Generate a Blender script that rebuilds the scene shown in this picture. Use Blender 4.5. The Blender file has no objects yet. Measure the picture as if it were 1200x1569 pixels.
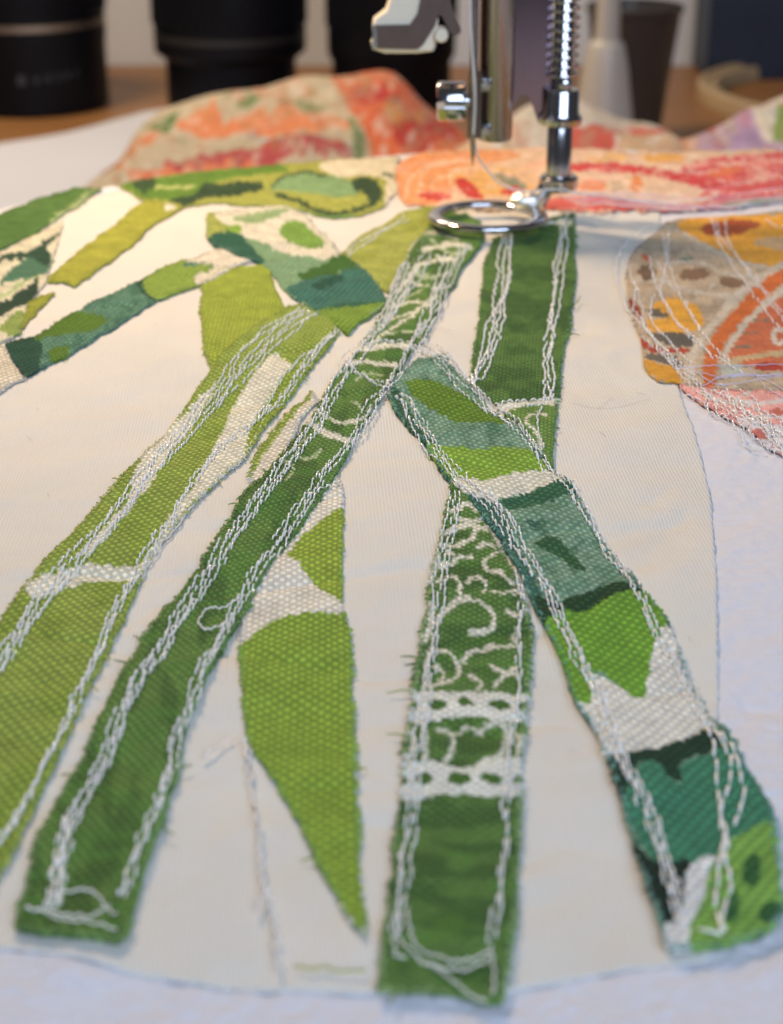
import bpy, math, random
import numpy as np
random.seed(7); RNG = np.random.RandomState(11)
MM = 0.001
scene = bpy.context.scene
COL = scene.collection

# ------------------------------------------------------------------ camera
FPX, PITCH, CAMH = 2600.0, math.radians(23.9), 68.7
cam_d = bpy.data.cameras.new('camera'); cam = bpy.data.objects.new('camera', cam_d); COL.objects.link(cam)
cam.location = (0, 0, CAMH*MM); cam.rotation_euler = (math.pi/2-PITCH, 0, 0)
cam_d.sensor_fit = 'VERTICAL'; cam_d.sensor_height = 24; cam_d.sensor_width = 24
cam_d.lens = 24*FPX/1569.0
cam_d.clip_start = 0.005; cam_d.clip_end = 20
cam_d.dof.use_dof = True; cam_d.dof.focus_distance = 0.178; cam_d.dof.aperture_fstop = 27.0
scene.camera = cam

# ------------------------------------------------------------------ world, lamps, exposure
world = bpy.data.worlds.new('World'); scene.world = world; world.use_nodes = True
bg = world.node_tree.nodes['Background']; bg.inputs[0].default_value = (0.60, 0.61, 0.68, 1); bg.inputs[1].default_value = 0.085
def area(name, loc, target, size, power, color, size_y=None):
    d = bpy.data.lights.new(name, 'AREA'); d.energy = power; d.color = color; d.size = size*MM
    if size_y: d.shape = 'RECTANGLE'; d.size_y = size_y*MM
    o = bpy.data.objects.new(name, d); COL.objects.link(o)
    from mathutils import Vector
    o.location = Vector(loc)*MM
    o.rotation_euler = (Vector(target)-Vector(loc)).to_track_quat('-Z', 'Y').to_euler()
    return o
area('sewing_lamp', (-76, 312, 150), (0, 215, 0), 26, 0.33, (1.0, 0.70, 0.43))
area('window_light', (200, -460, 440), (10, 170, 0), 640, 5.6, (0.62, 0.76, 1.0), 440)
area('background_fill', (-260, 700, 420), (-40, 860, -95), 160, 2.5, (1.0, 0.80, 0.58))  # added fill to brighten the table, wall and far cloth
vs = scene.view_settings
vs.view_transform = 'Standard'; vs.look = 'None'; vs.exposure = 0.16; vs.gamma = 1.0

# ------------------------------------------------------------------ geometry helpers (all lengths in mm)
CP, SP = math.cos(PITCH), math.sin(PITCH)
def ray(px, py):
    a = (np.asarray(px, float)-600)/FPX; b = (784.5-np.asarray(py, float))/FPX
    return a, CP+b*SP, -SP+b*CP
def at(px, py, z=0.0):                    # photo point -> point on the level z
    a, y, zz = ray(px, py); t = (z-CAMH)/zz
    return np.stack([a*t, y*t, z+0*t], -1)
def atY(px, py, Y):                       # photo point -> point on the upright plane at depth Y
    a, y, zz = ray(px, py); t = Y/y
    return np.stack([a*t, Y+0*t, CAMH+zz*t], -1)
def to_px(P):
    x, y, z = P[..., 0], P[..., 1], P[..., 2]-CAMH
    d = y*CP-z*SP
    return 600+FPX*x/d, 784.5-FPX*(y*SP+z*CP)/d
_T = RNG.rand(64, 64)
def vnoise(x, y):
    xi = np.floor(x).astype(int); yi = np.floor(y).astype(int); fx = x-xi; fy = y-yi
    fx = fx*fx*(3-2*fx); fy = fy*fy*(3-2*fy)
    g = lambda i, j: _T[(xi+i) % 64, (yi+j) % 64]
    return (g(0,0)*(1-fx)+g(1,0)*fx)*(1-fy)+(g(0,1)*(1-fx)+g(1,1)*fx)*fy-0.5
def fbm(x, y, n=3):
    s = 0; a = 1
    for k in range(n):
        s = s+a*vnoise(x*2**k+7.3*k, y*2**k+3.1*k); a *= .5
    return s
def Hs(x, y):                             # gentle wrinkles of the cloth, mm
    h = 1.2*fbm(x/30+3, y/30+9, 2)
    u = x*.82+y*.57
    h = h+.34*fbm(x/6+1, y/7+8, 3)+0.6*fbm(u/17+5, (y*.82-x*.57)/9+1, 3)
    q = fbm(x/26+4*vnoise(x/40, y/40), y/15+2.2+3*vnoise(x/33+8, y/30), 3); h = h-.34*np.clip(1-np.abs(q)*4.5, 0, 1)**2*np.clip(vnoise(x/22+3, y/25+6)*3+.6, 0, 1)
    return h*np.clip((330-y)/60, .3, 1)
def smooth(pts, closed=True, n=6):
    P = np.array(pts, float); out = []
    m = len(P)
    rng = range(m if closed else m-1)
    for i in rng:
        if closed: a, b, c, d = P[(i-1) % m], P[i], P[(i+1) % m], P[(i+2) % m]
        else: a, b, c, d = P[max(i-1,0)], P[i], P[i+1], P[min(i+2,m-1)]
        for k in range(n):
            t = k/n
            out.append(.5*((2*b)+(-a+c)*t+(2*a-5*b+4*c-d)*t*t+(-a+3*b-3*c+d)*t**3))
    if not closed: out.append(P[-1])
    return np.array(out)
def densify(P, step, closed=True):
    P = np.array(P, float); out = []
    m = len(P)
    for i in range(m if closed else m-1):
        a, b = P[i], P[(i+1) % m]; n = max(1, int(np.hypot(*(b-a))/step))
        for k in range(n): out.append(a+(b-a)*k/n)
    if not closed: out.append(P[-1])
    return np.array(out)
def inside(P, x, y):
    r = np.zeros(x.shape, bool)
    bb = (x >= P[:,0].min()) & (x <= P[:,0].max()) & (y >= P[:,1].min()) & (y <= P[:,1].max())
    xs, ys = x[bb], y[bb]; c = np.zeros(xs.shape, bool)
    for i in range(len(P)):
        x1, y1 = P[i-1]; x2, y2 = P[i]
        if y1 == y2: continue
        m = ((y1 > ys) != (y2 > ys))
        if m.any(): c[m] ^= xs[m] < (x2-x1)*(ys[m]-y1)/(y2-y1)+x1
    r[bb] = c; return r
def seg_dist(P, x, y, closed=False, pad=1e9):
    d = np.full(x.shape, 1e9)
    bb = (x >= P[:,0].min()-pad) & (x <= P[:,0].max()+pad) & (y >= P[:,1].min()-pad) & (y <= P[:,1].max()+pad)
    xs, ys = x[bb], y[bb]; dd = np.full(xs.shape, 1e9)
    for i in range(0 if closed else 1, len(P)):
        a, b = P[i-1], P[i]; ab = b-a; L = ab@ab+1e-9
        t = np.clip(((xs-a[0])*ab[0]+(ys-a[1])*ab[1])/L, 0, 1)
        dd = np.minimum(dd, np.hypot(xs-a[0]-t*ab[0], ys-a[1]-t*ab[1]))
    d[bb] = dd; return d
def lin(c):
    c = np.array(c, float)/255.
    return np.where(c <= .04045, c/12.92, ((c+.055)/1.055)**2.4)
def Zm(ox, oy, s, pts): return [(ox+a/s, oy+b/s) for a, b in pts]

# ------------------------------------------------------------------ object helpers
def setp(o, label=None, cat=None, group=None, kind=None):
    for k, v in (('label', label), ('category', cat), ('group', group), ('kind', kind)):
        if v: o[k] = v
    return o
def empty(name, loc=(0,0,0), **kw):
    o = bpy.data.objects.new(name, None); COL.objects.link(o); o.location = tuple(v*MM for v in loc); o.empty_display_size = .01
    return setp(o, **kw)
def mesh_obj(name, V, F, mat, parent=None, cols=None, weave=None, smooth_on=True, sharp=False, **kw):
    me = bpy.data.meshes.new(name); V = np.asarray(V, float)*MM
    origin = np.array([0., 0., 0.])
    if parent is not None:
        pw = np.zeros(3); q = parent
        while q is not None: pw += np.array(q.location); q = q.parent
        V = V-pw
    else:
        origin = np.array([V[:,0].mean(), V[:,1].mean(), V[:,2].min()]); V = V-origin
    me.from_pydata(V.tolist(), [], F if isinstance(F, list) else F.tolist())
    if cols is not None:
        a = me.attributes.new('Col', 'FLOAT_COLOR', 'POINT')
        c = np.ones((len(V), 4)); c[:, :3] = cols; a.data.foreach_set('color', c.ravel().astype(np.float32))
    if weave is not None:
        a = me.attributes.new('weave', 'FLOAT_VECTOR', 'POINT')
        w = np.zeros((len(V), 3)); w[:, :2] = weave; a.data.foreach_set('vector', w.ravel().astype(np.float32))
    if smooth_on: me.polygons.foreach_set('use_smooth', np.ones(len(me.polygons), bool))
    if sharp: me.set_sharp_from_angle(angle=math.radians(40))
    me.materials.append(mat); me.update()
    o = bpy.data.objects.new(name, me); COL.objects.link(o)
    if parent is not None: o.parent = parent
    else: o.location = tuple(origin)
    return setp(o, **kw)
class MB:                                  # collects shapes for one mesh
    def __init__(s): s.V = []; s.F = []; s.n = 0; s.C = []
    def add(s, V, F, col=None):
        V = np.asarray(V, float); s.V.append(V); s.F += [[i+s.n for i in f] for f in F]; s.n += len(V)
        if col is not None: s.C.append(np.tile(col, (len(V), 1)))
    def tube(s, P, r, k=6, cap=True, col=None):
        P = np.asarray(P, float); n = len(P); r = np.broadcast_to(np.asarray(r, float), (n,))
        T = np.gradient(P, axis=0); T /= np.linalg.norm(T, axis=1)[:, None]+1e-12
        up = np.array([0, 0, 1.]) if abs(T[:, 2]).mean() < .8 else np.array([1., 0, 0])
        A = np.cross(T, up); A /= np.linalg.norm(A, axis=1)[:, None]+1e-12; B = np.cross(A, T)
        an = np.arange(k)*2*math.pi/k
        V = (P[:, None]+r[:, None, None]*(np.cos(an)[None, :, None]*A[:, None]+np.sin(an)[None, :, None]*B[:, None])).reshape(-1, 3)
        F = [[i*k+j, i*k+(j+1) % k, (i+1)*k+(j+1) % k, (i+1)*k+j] for i in range(n-1) for j in range(k)]
        if cap: F += [list(range(k))[::-1], [(n-1)*k+j for j in range(k)]]
        s.add(V, F, col); return s
    def lathe(s, prof, c, k=48, axis='z', close=False):
        prof = np.array(prof, float); n = len(prof); an = np.arange(k)*2*math.pi/k
        R = prof[:, 0][:, None]; h = np.repeat(prof[:, 1][:, None], k, 1)
        a, b = R*np.cos(an), R*np.sin(an)
        V = {'z': np.stack([a, b, h], -1), 'x': np.stack([h, a, b], -1), 'y': np.stack([b, h, a], -1)}[axis].reshape(-1, 3)+np.array(c, float)
        m = n if close else n-1
        F = [[i*k+j, i*k+(j+1) % k, ((i+1) % n)*k+(j+1) % k, ((i+1) % n)*k+j] for i in range(m) for j in range(k)]
        s.add(V, F); return s
    def prism(s, poly, h0, h1, axis='y', bev=0.0):
        poly = np.array(poly, float); n = len(poly)
        ctr = poly.mean(0)
        def lay(P, h):
            z = np.full(len(P), h)
            return np.stack({'y': [P[:,0], z, P[:,1]], 'z': [P[:,0], P[:,1], z], 'x': [z, P[:,0], P[:,1]]}[axis], -1)
        if bev:
            d = poly-ctr; ins = ctr+d*(1-bev/np.maximum(np.linalg.norm(d, axis=1), 1e-6))[:, None]
            sg = 1 if h1 > h0 else -1
            L = [lay(ins, h0), lay(poly, h0+sg*bev), lay(poly, h1-sg*bev), lay(ins, h1)]
        else: L = [lay(poly, h0), lay(poly, h1)]
        V = np.concatenate(L); F = []
        for q in range(len(L)-1): F += [[q*n+i, q*n+(i+1) % n, (q+1)*n+(i+1) % n, (q+1)*n+i] for i in range(n)]
        F += [list(range(n))[::-1], [(len(L)-1)*n+i for i in range(n)]]
        s.add(V, F); return s
    def box(s, lo, hi, bev=.0):
        s.prism([(lo[0],lo[1]),(hi[0],lo[1]),(hi[0],hi[1]),(lo[0],hi[1])], lo[2], hi[2], 'z', bev); return s
    def build(s, name, mat, parent=None, **kw):
        kw.setdefault('sharp', mat not in (M_thread, M_fibre, M_lav))
        return mesh_obj(name, np.concatenate(s.V), s.F, mat, parent, cols=np.concatenate(s.C) if s.C else None, **kw)

# ------------------------------------------------------------------ materials
class NT:
    def __init__(s, name):
        s.m = bpy.data.materials.new(name); s.m.use_nodes = True; s.t = s.m.node_tree; s.b = s.t.nodes['Principled BSDF']
    def n(s, typ, **kw):
        o = s.t.nodes.new(typ)
        for k, v in kw.items(): setattr(o, k, v)
        return o
    def val(s, sock, v):
        if isinstance(v, bpy.types.NodeSocket): s.t.links.new(v, sock)
        else: sock.default_value = v
    def math(s, op, a, b=None, c=None):
        o = s.n('ShaderNodeMath', operation=op); s.val(o.inputs[0], a)
        if b is not None: s.val(o.inputs[1], b)
        if c is not None: s.val(o.inputs[2], c)
        return o.outputs[0]
    def mix(s, f, a, b, blend='MIX'):
        o = s.n('ShaderNodeMix', data_type='RGBA', blend_type=blend); s.val(o.inputs[0], f); s.val(o.inputs[6], a); s.val(o.inputs[7], b); return o.outputs[2]
    def noise(s, vec, scale, detail=3, rough=.55):
        o = s.n('ShaderNodeTexNoise'); o.inputs['Scale'].default_value = scale; o.inputs['Detail'].default_value = detail; o.inputs['Roughness'].default_value = rough
        if vec is not None: s.t.links.new(vec, o.inputs['Vector'])
        return o.outputs['Fac']
    def bump(s, h, strength, dist, normal=None):
        o = s.n('ShaderNodeBump'); o.inputs['Strength'].default_value = strength; o.inputs['Distance'].default_value = dist*MM
        s.t.links.new(h, o.inputs['Height'])
        if normal is not None: s.t.links.new(normal, o.inputs['Normal'])
        return o.outputs[0]
    def attr(s, name, out): return s.n('ShaderNodeAttribute', attribute_name=name).outputs[out]
def weave_mat(name, pitch, bump=.6, contrast=.3, over=(1.25,1.22,1.1), under=(.78,.8,.74), fuzz=.25, rough=.85, sheen=.04, dist=.16):
    k = NT(name); w = k.attr('weave', 'Vector'); col = k.attr('Col', 'Color')
    nz = k.n('ShaderNodeTexNoise'); nz.inputs['Scale'].default_value = .55; nz.inputs['Detail'].default_value = 2; k.t.links.new(w, nz.inputs['Vector'])
    ws = k.n('ShaderNodeVectorMath', operation='MULTIPLY_ADD'); k.t.links.new(nz.outputs['Color'], ws.inputs[0]); ws.inputs[1].default_value = (pitch*.7,)*3; k.t.links.new(w, ws.inputs[2])
    sx = k.n('ShaderNodeSeparateXYZ'); k.t.links.new(ws.outputs[0], sx.inputs[0])
    a = k.math('SINE', k.math('MULTIPLY', sx.outputs[0], math.pi/pitch)); b = k.math('SINE', k.math('MULTIPLY', sx.outputs[1], math.pi/pitch))
    A = k.math('MULTIPLY', a, b)
    dome = k.math('POWER', k.math('ABSOLUTE', A), .6)
    h = k.math('MULTIPLY_ADD', A, .35, k.math('MULTIPLY', dome, .65))
    fine = k.noise(w, 9/pitch, 3, .6)
    h2 = k.math('MULTIPLY_ADD', fine, fuzz*2, h)
    pos = k.n('ShaderNodeMapRange', interpolation_type='SMOOTHSTEP'); k.t.links.new(A, pos.inputs[0]); pos.inputs[1].default_value = -.05; pos.inputs[2].default_value = .8; pos = pos.outputs[0]
    weave_shade = k.mix(pos, (*under, 1), (*over, 1))  # shade between yarns put into the colour: gaps darker, raised yarns lighter
    slub = k.noise(w, .35, 3, .6)
    bw = k.n('ShaderNodeRGBToBW'); k.t.links.new(col, bw.inputs[0])
    c1 = k.mix(k.math('MULTIPLY', min(1, contrast*2.2), k.math('MULTIPLY_ADD', bw.outputs[0], -.6, 1.0)), col, k.mix(1.0, col, weave_shade, 'MULTIPLY'))
    mott = k.math('MULTIPLY_ADD', slub, .8, .6)
    mv = k.n('ShaderNodeCombineColor'); [k.t.links.new(mott, mv.inputs[i]) for i in range(3)]
    c2 = k.mix(1.0, c1, mv.outputs[0], 'MULTIPLY')
    k.t.links.new(c2, k.b.inputs['Base Color'])
    bo = k.bump(h2, bump, dist); k.t.links.new(bo, k.b.inputs['Normal'])
    k.t.links.new(k.math('MULTIPLY', bump, k.math('MULTIPLY_ADD', bw.outputs[0], -.5, 1.0)), bo.node.inputs['Strength'])
    k.b.inputs['Roughness'].default_value = rough; k.b.inputs['Sheen Weight'].default_value = sheen; k.b.inputs['Sheen Roughness'].default_value = .5
    k.b.inputs['Specular IOR Level'].default_value = .18
    return k.m
M_canvas = weave_mat('woven_canvas', .53, 1.0, .46, over=(1.9,1.85,1.6), under=(.76,.79,.68), dist=.4)
M_linen = weave_mat('woven_linen', .44, 1.0, .46, over=(1.75,1.7,1.5), under=(.74,.78,.7), dist=.3)
M_painter = weave_mat('woven_painterly', .55, 1.0, .46, over=(1.75,1.75,1.55), under=(.74,.79,.75), dist=.4)
M_quilting = weave_mat('woven_cotton_print', .26, .5, .12, fuzz=.5)
M_far = weave_mat('woven_soft_print', .6, .3, .08, fuzz=.6)

k = NT('cream_cotton'); w = k.attr('weave', 'Vector'); sx = k.n('ShaderNodeSeparateXYZ'); k.t.links.new(w, sx.inputs[0])
a = k.math('SINE', k.math('MULTIPLY', sx.outputs[0], math.pi*2/.36)); b = k.math('SINE', k.math('MULTIPLY', sx.outputs[1], math.pi*2/.5))
h = k.math('MULTIPLY_ADD', a, .5, k.math('MULTIPLY', b, .3)); h = k.math('MULTIPLY_ADD', k.noise(w, 6, 3), 1.0, h)
k.t.links.new(k.bump(h, .6, .07), k.b.inputs['Normal'])
mt = k.noise(w, .09, 4, .6)
cr = k.mix(mt, (.655,.635,.57,1), (.745,.73,.665,1)); cr = k.mix(k.math('MULTIPLY', k.math('GREATER_THAN', k.noise(w, .8, 4, .7), .735), .35), cr, (.42,.38,.33,1))
k.t.links.new(cr, k.b.inputs['Base Color']); k.b.inputs['Roughness'].default_value = .75; k.b.inputs['Sheen Weight'].default_value = .03; k.b.inputs['Specular IOR Level'].default_value = .2
M_cream = k.m
k = NT('felted_batting'); w = k.attr('weave', 'Vector'); mp = k.n('ShaderNodeMapping'); mp.inputs['Scale'].default_value = (.9, 1.2, 1); k.t.links.new(w, mp.inputs[0])
n1 = k.noise(mp.outputs[0], .9, 7, .72); n2 = k.noise(w, 8, 3, .6)
k.t.links.new(k.bump(k.math('MULTIPLY_ADD', n2, .3, n1), .55, .3), k.b.inputs['Normal'])
k.t.links.new(k.mix(n1, (.62,.62,.66,1), (.76,.76,.80,1)), k.b.inputs['Base Color']); k.b.inputs['Roughness'].default_value = .9; k.b.inputs['Sheen Weight'].default_value = .15
M_felt = k.m
k = NT('shiny_thread'); k.b.inputs['Base Color'].default_value = (.78,.74,.66,1); k.b.inputs['Roughness'].default_value = .16; k.b.inputs['Specular IOR Level'].default_value = 1.0; k.b.inputs['Coat Weight'].default_value = .25; k.b.inputs['Coat Roughness'].default_value = .12
k.b.inputs['Sheen Weight'].default_value = .9; k.b.inputs['Sheen Roughness'].default_value = .35
tc = k.n('ShaderNodeTexCoord'); n1 = k.noise(tc.outputs['Object'], 9000, 2); k.t.links.new(k.bump(n1, .5, .06), k.b.inputs['Normal']); n2 = k.noise(tc.outputs['Object'], 1500, 2)
k.t.links.new(k.mix(n2, (.78,.73,.64,1), (1.0,.96,.88,1)), k.b.inputs['Base Color'])
M_thread = k.m
k = NT('lavender_thread'); k.b.inputs['Base Color'].default_value = (.62,.60,.78,1); k.b.inputs['Roughness'].default_value = .35; M_lav = k.m
k = NT('fibre'); k.t.links.new(k.attr('Col', 'Color'), k.b.inputs['Base Color']); k.b.inputs['Roughness'].default_value = .8; M_fibre = k.m
def metal(name, col, rough, scr=.0, bumpy=0):
    k = NT(name); k.b.inputs['Metallic'].default_value = 1; k.b.inputs['Base Color'].default_value = (*col, 1)
    tc = k.n('ShaderNodeTexCoord'); mp = k.n('ShaderNodeMapping'); mp.inputs['Scale'].default_value = (3000, 3000, 250); k.t.links.new(tc.outputs['Object'], mp.inputs[0])
    n = k.noise(mp.outputs[0], 1, 4, .6); k.t.links.new(k.math('MULTIPLY_ADD', n, scr, rough), k.b.inputs['Roughness'])
    if bumpy:
        nb = k.noise(tc.outputs['Object'], 700, 3, .6); k.t.links.new(k.bump(nb, bumpy, .3), k.b.inputs['Normal'])
    return k.m
M_chrome = metal('chrome_steel', (.50,.50,.52), .05, .16)
M_steel = metal('brushed_steel', (.36,.325,.30), .15, .22)
M_dull = metal('dull_steel', (.20,.15,.14), .26, .2)
M_plate = metal('reflective_plate', (.24,.18,.21), .12, .12)
M_highlight = metal('highlight_steel', (1.0,.95,.84), .3, .25, .8)  # near-white base imitates steel overexposed by the sewing lamp
def plain(name, col, rough=.5, noise_scale=0, var=.15, **kw):
    k = NT(name); k.b.inputs['Roughness'].default_value = rough
    if noise_scale:
        tc = k.n('ShaderNodeTexCoord'); n = k.noise(tc.outputs['Object'], noise_scale, 4)
        c2 = tuple(min(1, c*(1+var)) for c in col); c1 = tuple(c*(1-var) for c in col)
        k.t.links.new(k.mix(n, (*c1,1), (*c2,1)), k.b.inputs['Base Color'])
    else: k.b.inputs['Base Color'].default_value = (*col, 1)
    for q, v in kw.items(): k.b.inputs[q.replace('_', ' ')].default_value = v
    return k.m
M_ivory = plain('ivory_plastic', (.78,.70,.56), .35, 300, .08)
M_black = plain('black_anodised', (.004,.004,.006), .5, 200, .3, Specular_IOR_Level=.15)
M_rubber = plain('black_rubber', (.004,.004,.005), .7, 300, .3, Specular_IOR_Level=.15)
M_silver = metal('silver_ring', (.34,.28,.22), .4, .2)
M_grey = plain('dark_grey_ring', (.022,.02,.018), .5)
M_mark = plain('grey_marking', (.032,.035,.045), .6)
M_wall = plain('painted_wall', (.66,.66,.66), .9, 6, .06)
M_navy = plain('navy_card', (.012,.022,.045), .5, 40, .4)
M_hoop = plain('hoop_wood', (.50,.36,.20), .5, 60, .2)
M_brass = metal('brass', (.75,.55,.25), .3, .1)
M_bottle = plain('white_plastic', (.52,.47,.39), .4, 60, .06)
M_smoke = plain('smoked_plastic', (.06,.05,.042), .25, 40, .15, Alpha=.78)
k = NT('table_wood'); tc = k.n('ShaderNodeTexCoord'); mp = k.n('ShaderNodeMapping'); mp.inputs['Scale'].default_value = (2.5, 30, 10); k.t.links.new(tc.outputs['Object'], mp.inputs[0])
n1 = k.noise(mp.outputs[0], 2, 5, .6); k.t.links.new(k.mix(n1, (.20,.085,.025,1), (.40,.19,.065,1)), k.b.inputs['Base Color']); k.b.inputs['Roughness'].default_value = .45
k.t.links.new(k.bump(n1, .2, .5), k.b.inputs['Normal']); M_wood = k.m
k = NT('loose_thread'); k.b.inputs['Base Color'].default_value = (.80,.76,.72,1); k.b.inputs['Roughness'].default_value = .4; M_loose = k.m

# ------------------------------------------------------------------ painting of printed cloth
def paint(x, y, base, ops, warp=2.0, wscale=14.0, cell=None):
    n = len(x); C = np.tile(lin(base), (n, 1))
    if cell is not None:                    # print breaks along the yarns
        ci = np.floor(cell[:,0]/.44).astype(int); cj = np.floor(cell[:,1]/.44).astype(int); sc = 2.2+x*0
        x = x+sc*(_T[ci % 64, cj % 64]*2-1); y = y+sc*(_T[(cj+17) % 64, (ci+5) % 64]*2-1)
    xw = x+warp*2*fbm(x/wscale, y/wscale, 3); yw = y+warp*2*fbm(x/wscale+31, y/wscale+17, 3)
    for op in ops:
        t = op[0]
        if t == 'p':
            P = smooth(op[1], True, 4) if len(op) < 4 else np.array(op[1], float)
            m = inside(P, xw, yw); C[m] = lin(op[2])
        elif t == 'l':
            P = smooth(op[1], False, 5); d = seg_dist(P, xw, yw, False, op[2]); f = np.clip((op[2]*.5-d)/1.6+.5, 0, 1)[:, None]
            C = C*(1-f)+lin(op[3])*f
        elif t == 'e':
            _, cx, cy, rx, ry, rot, c = op; r = math.radians(rot); dx = xw-cx; dy = yw-cy
            m = ((dx*math.cos(r)+dy*math.sin(r))/rx)**2+((dy*math.cos(r)-dx*math.sin(r))/ry)**2 < 1; C[m] = lin(c)
        elif t == 'n':                      # streaky dye variation
            _, c, sx, sy, thr, amt = op
            f = np.clip((fbm(x/sx+11, y/sy+5, 3)-thr)*6, 0, 1)[:, None]*amt; C = C*(1-f)+lin(c)*f
    return C

def piece(name, outline, base, ops, z0, mat, parent, ang=0.0, step=2.3, jag=1.1, sm=0, warp=2.0, fray=1.0, floor=.2, wscale=14., frayc=None, **kw):
    """a cut piece of cloth lying on the quilt: outline traced on the cloth, real thickness, frayed edge"""
    P = smooth(outline, True, sm) if sm else np.array(outline, float)
    P = densify(P, 4.0)
    nrm = np.roll(P, -1, 0)-np.roll(P, 1, 0); nrm = np.stack([nrm[:,1], -nrm[:,0]], 1)/(np.hypot(nrm[:,0], nrm[:,1])[:, None]+1e-9)
    area2 = np.sum(P[:,0]*np.roll(P[:,1], -1)-np.roll(P[:,0], -1)*P[:,1])
    if area2 < 0: nrm = -nrm
    s = np.arange(len(P)); P = P+nrm*((fbm(s/7.+z0*50, s*0+2.2, 2)*3.0+RNG.uniform(-1.1, 1.1, len(P)))*jag)[:, None]
    x0, y0 = P.min(0)-step*1.5; x1, y1 = P.max(0)+step*1.5
    x0, y0, x1, y1 = max(x0, -120), y0, min(x1, 1330), min(y1, 1700)
    nx, ny = int((x1-x0)/step)+2, int((y1-y0)/step)+2
    X, Y = np.meshgrid(x0+step*np.arange(nx), y0+step*np.arange(ny))
    IN = np.zeros(X.shape, bool); Q = np.roll(P, 1, 0)
    for j in range(ny):
        yy = Y[j, 0]; m = (P[:,1] > yy) != (Q[:,1] > yy)
        if not m.any(): continue
        xc = np.sort(P[m,0]+(yy-P[m,1])*(Q[m,0]-P[m,0])/(Q[m,1]-P[m,1]))
        for q in range(0, len(xc)-1, 2): IN[j] |= (X[j] >= xc[q]) & (X[j] <= xc[q+1])
    cell = IN[:-1,:-1].astype(int)+IN[1:,:-1]+IN[:-1,1:]+IN[1:,1:] >= 2
    used = np.zeros(X.shape, bool)
    used[:-1,:-1] |= cell; used[1:,:-1] |= cell; used[:-1,1:] |= cell; used[1:,1:] |= cell
    idx = -np.ones(X.shape, int); idx[used] = np.arange(used.sum())
    x, y = X[used].copy(), Y[used].copy(); out = ~IN[used]
    if out.any():                          # pull the rim onto the cut line
        bx, by = x[out], y[out]; best = np.full(bx.shape, 1e9); qx = bx.copy(); qy = by.copy()
        for i in range(len(P)):
            a, b = P[i-1], P[i]; ab = b-a; t = np.clip(((bx-a[0])*ab[0]+(by-a[1])*ab[1])/(ab@ab+1e-9), 0, 1)
            cx, cy = a[0]+t*ab[0], a[1]+t*ab[1]; d = np.hypot(bx-cx, by-cy); m = d < best
            best[m] = d[m]; qx[m] = cx[m]; qy[m] = cy[m]
        x[out], y[out] = qx, qy
    js, is_ = np.nonzero(cell)
    F = np.stack([idx[js,is_], idx[js+1,is_], idx[js+1,is_+1], idx[js,is_+1]], 1)
    W = at(x, y, z0)
    if ang is None:
        q = W[:, :2]-W[:, :2].mean(0); ev, ec = np.linalg.eigh(q.T@q); ang = math.atan2(ec[1,1], ec[0,1])
    h = Hs(W[:,0], W[:,1]); W[:,2] = z0+h
    W[out, 2] -= .06
    C = paint(x, y, base, ops, warp, wscale, None if mat in (M_cream,) else np.stack([W[:,0]*math.cos(ang)+W[:,1]*math.sin(ang), W[:,1]*math.cos(ang)-W[:,0]*math.sin(ang)], 1))
    C *= (1+.22*(RNG.rand(len(C), 1)-.5))
    # skirt
    E = np.concatenate([F[:, [0,1]], F[:, [1,2]], F[:, [2,3]], F[:, [3,0]]])
    key = np.sort(E, 1); kk = key[:,0].astype(np.int64)*10**7+key[:,1]
    u, inv, cnt = np.unique(kk, return_inverse=True, return_counts=True)
    B = E[cnt[inv] == 1]; bv = np.unique(B); mp = -np.ones(len(x), int); mp[bv] = len(x)+np.arange(len(bv))
    W2 = W[bv].copy(); W2[:,2] = floor+Hs(W2[:,0], W2[:,1])
    F2 = np.stack([B[:,1], B[:,0], mp[B[:,0]], mp[B[:,1]]], 1)
    V = np.concatenate([W, W2]); C = np.concatenate([C, C[bv]]); FF = np.concatenate([F, F2])
    ca, sa = math.cos(ang), math.sin(ang)
    wv = np.stack([V[:,0]*ca+V[:,1]*sa, -V[:,0]*sa+V[:,1]*ca], 1)
    o = mesh_obj(name, V, FF, mat, parent, cols=C, weave=wv, **kw)
    if fray:
        mb = MB(); n = int(len(P)*3.2*fray)
        ii = RNG.randint(0, len(P), n)
        pts = P[ii]+RNG.uniform(-2, 2, (n, 2))
        cc = paint(pts[:,0]-nrm[ii,0]*4, pts[:,1]-nrm[ii,1]*4, base, ops, warp, wscale)
        fm = fbm(ii/11.+z0*31, ii*0+5.5, 2)
        for q in range(n):
            i = ii[q]
            if fm[q] < -.12 and RNG.rand() < .75: continue
            if not (-60 < pts[q,0] < 1270 and pts[q,1] < 1620): continue
            A = at(*(pts[q]-nrm[i]*2.5), z0); D = at(*(pts[q]+nrm[i]*6), z0)-A; D /= np.linalg.norm(D)+1e-9
            tdir = np.array([-D[1], D[0], 0]); L = RNG.uniform(.08, .26) if RNG.rand() > .006 else RNG.uniform(.4, 1.0)
            L *= 1+max(0, fm[q])*3.0; b = RNG.uniform(-.6, .6)
            pp = [A, A+D*L*.6+tdir*b*L*.5+[0,0,.05], A+D*L*1.15+tdir*b*L*1.3+[0,0,-.12]]
            pp = np.array(pp); pp[:,2] += Hs(pp[:,0], pp[:,1])
            cl = lin(frayc) if frayc is not None and RNG.rand() < .35 else cc[q]*RNG.uniform(.55, 1.05)+.01
            mb.tube(pp, [.085, .08, .05], 4, False, np.minimum(cl, .9))
        if mb.V: mb.build('frayed_edge', M_fibre, o, kind='stuff')
    return o

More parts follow.
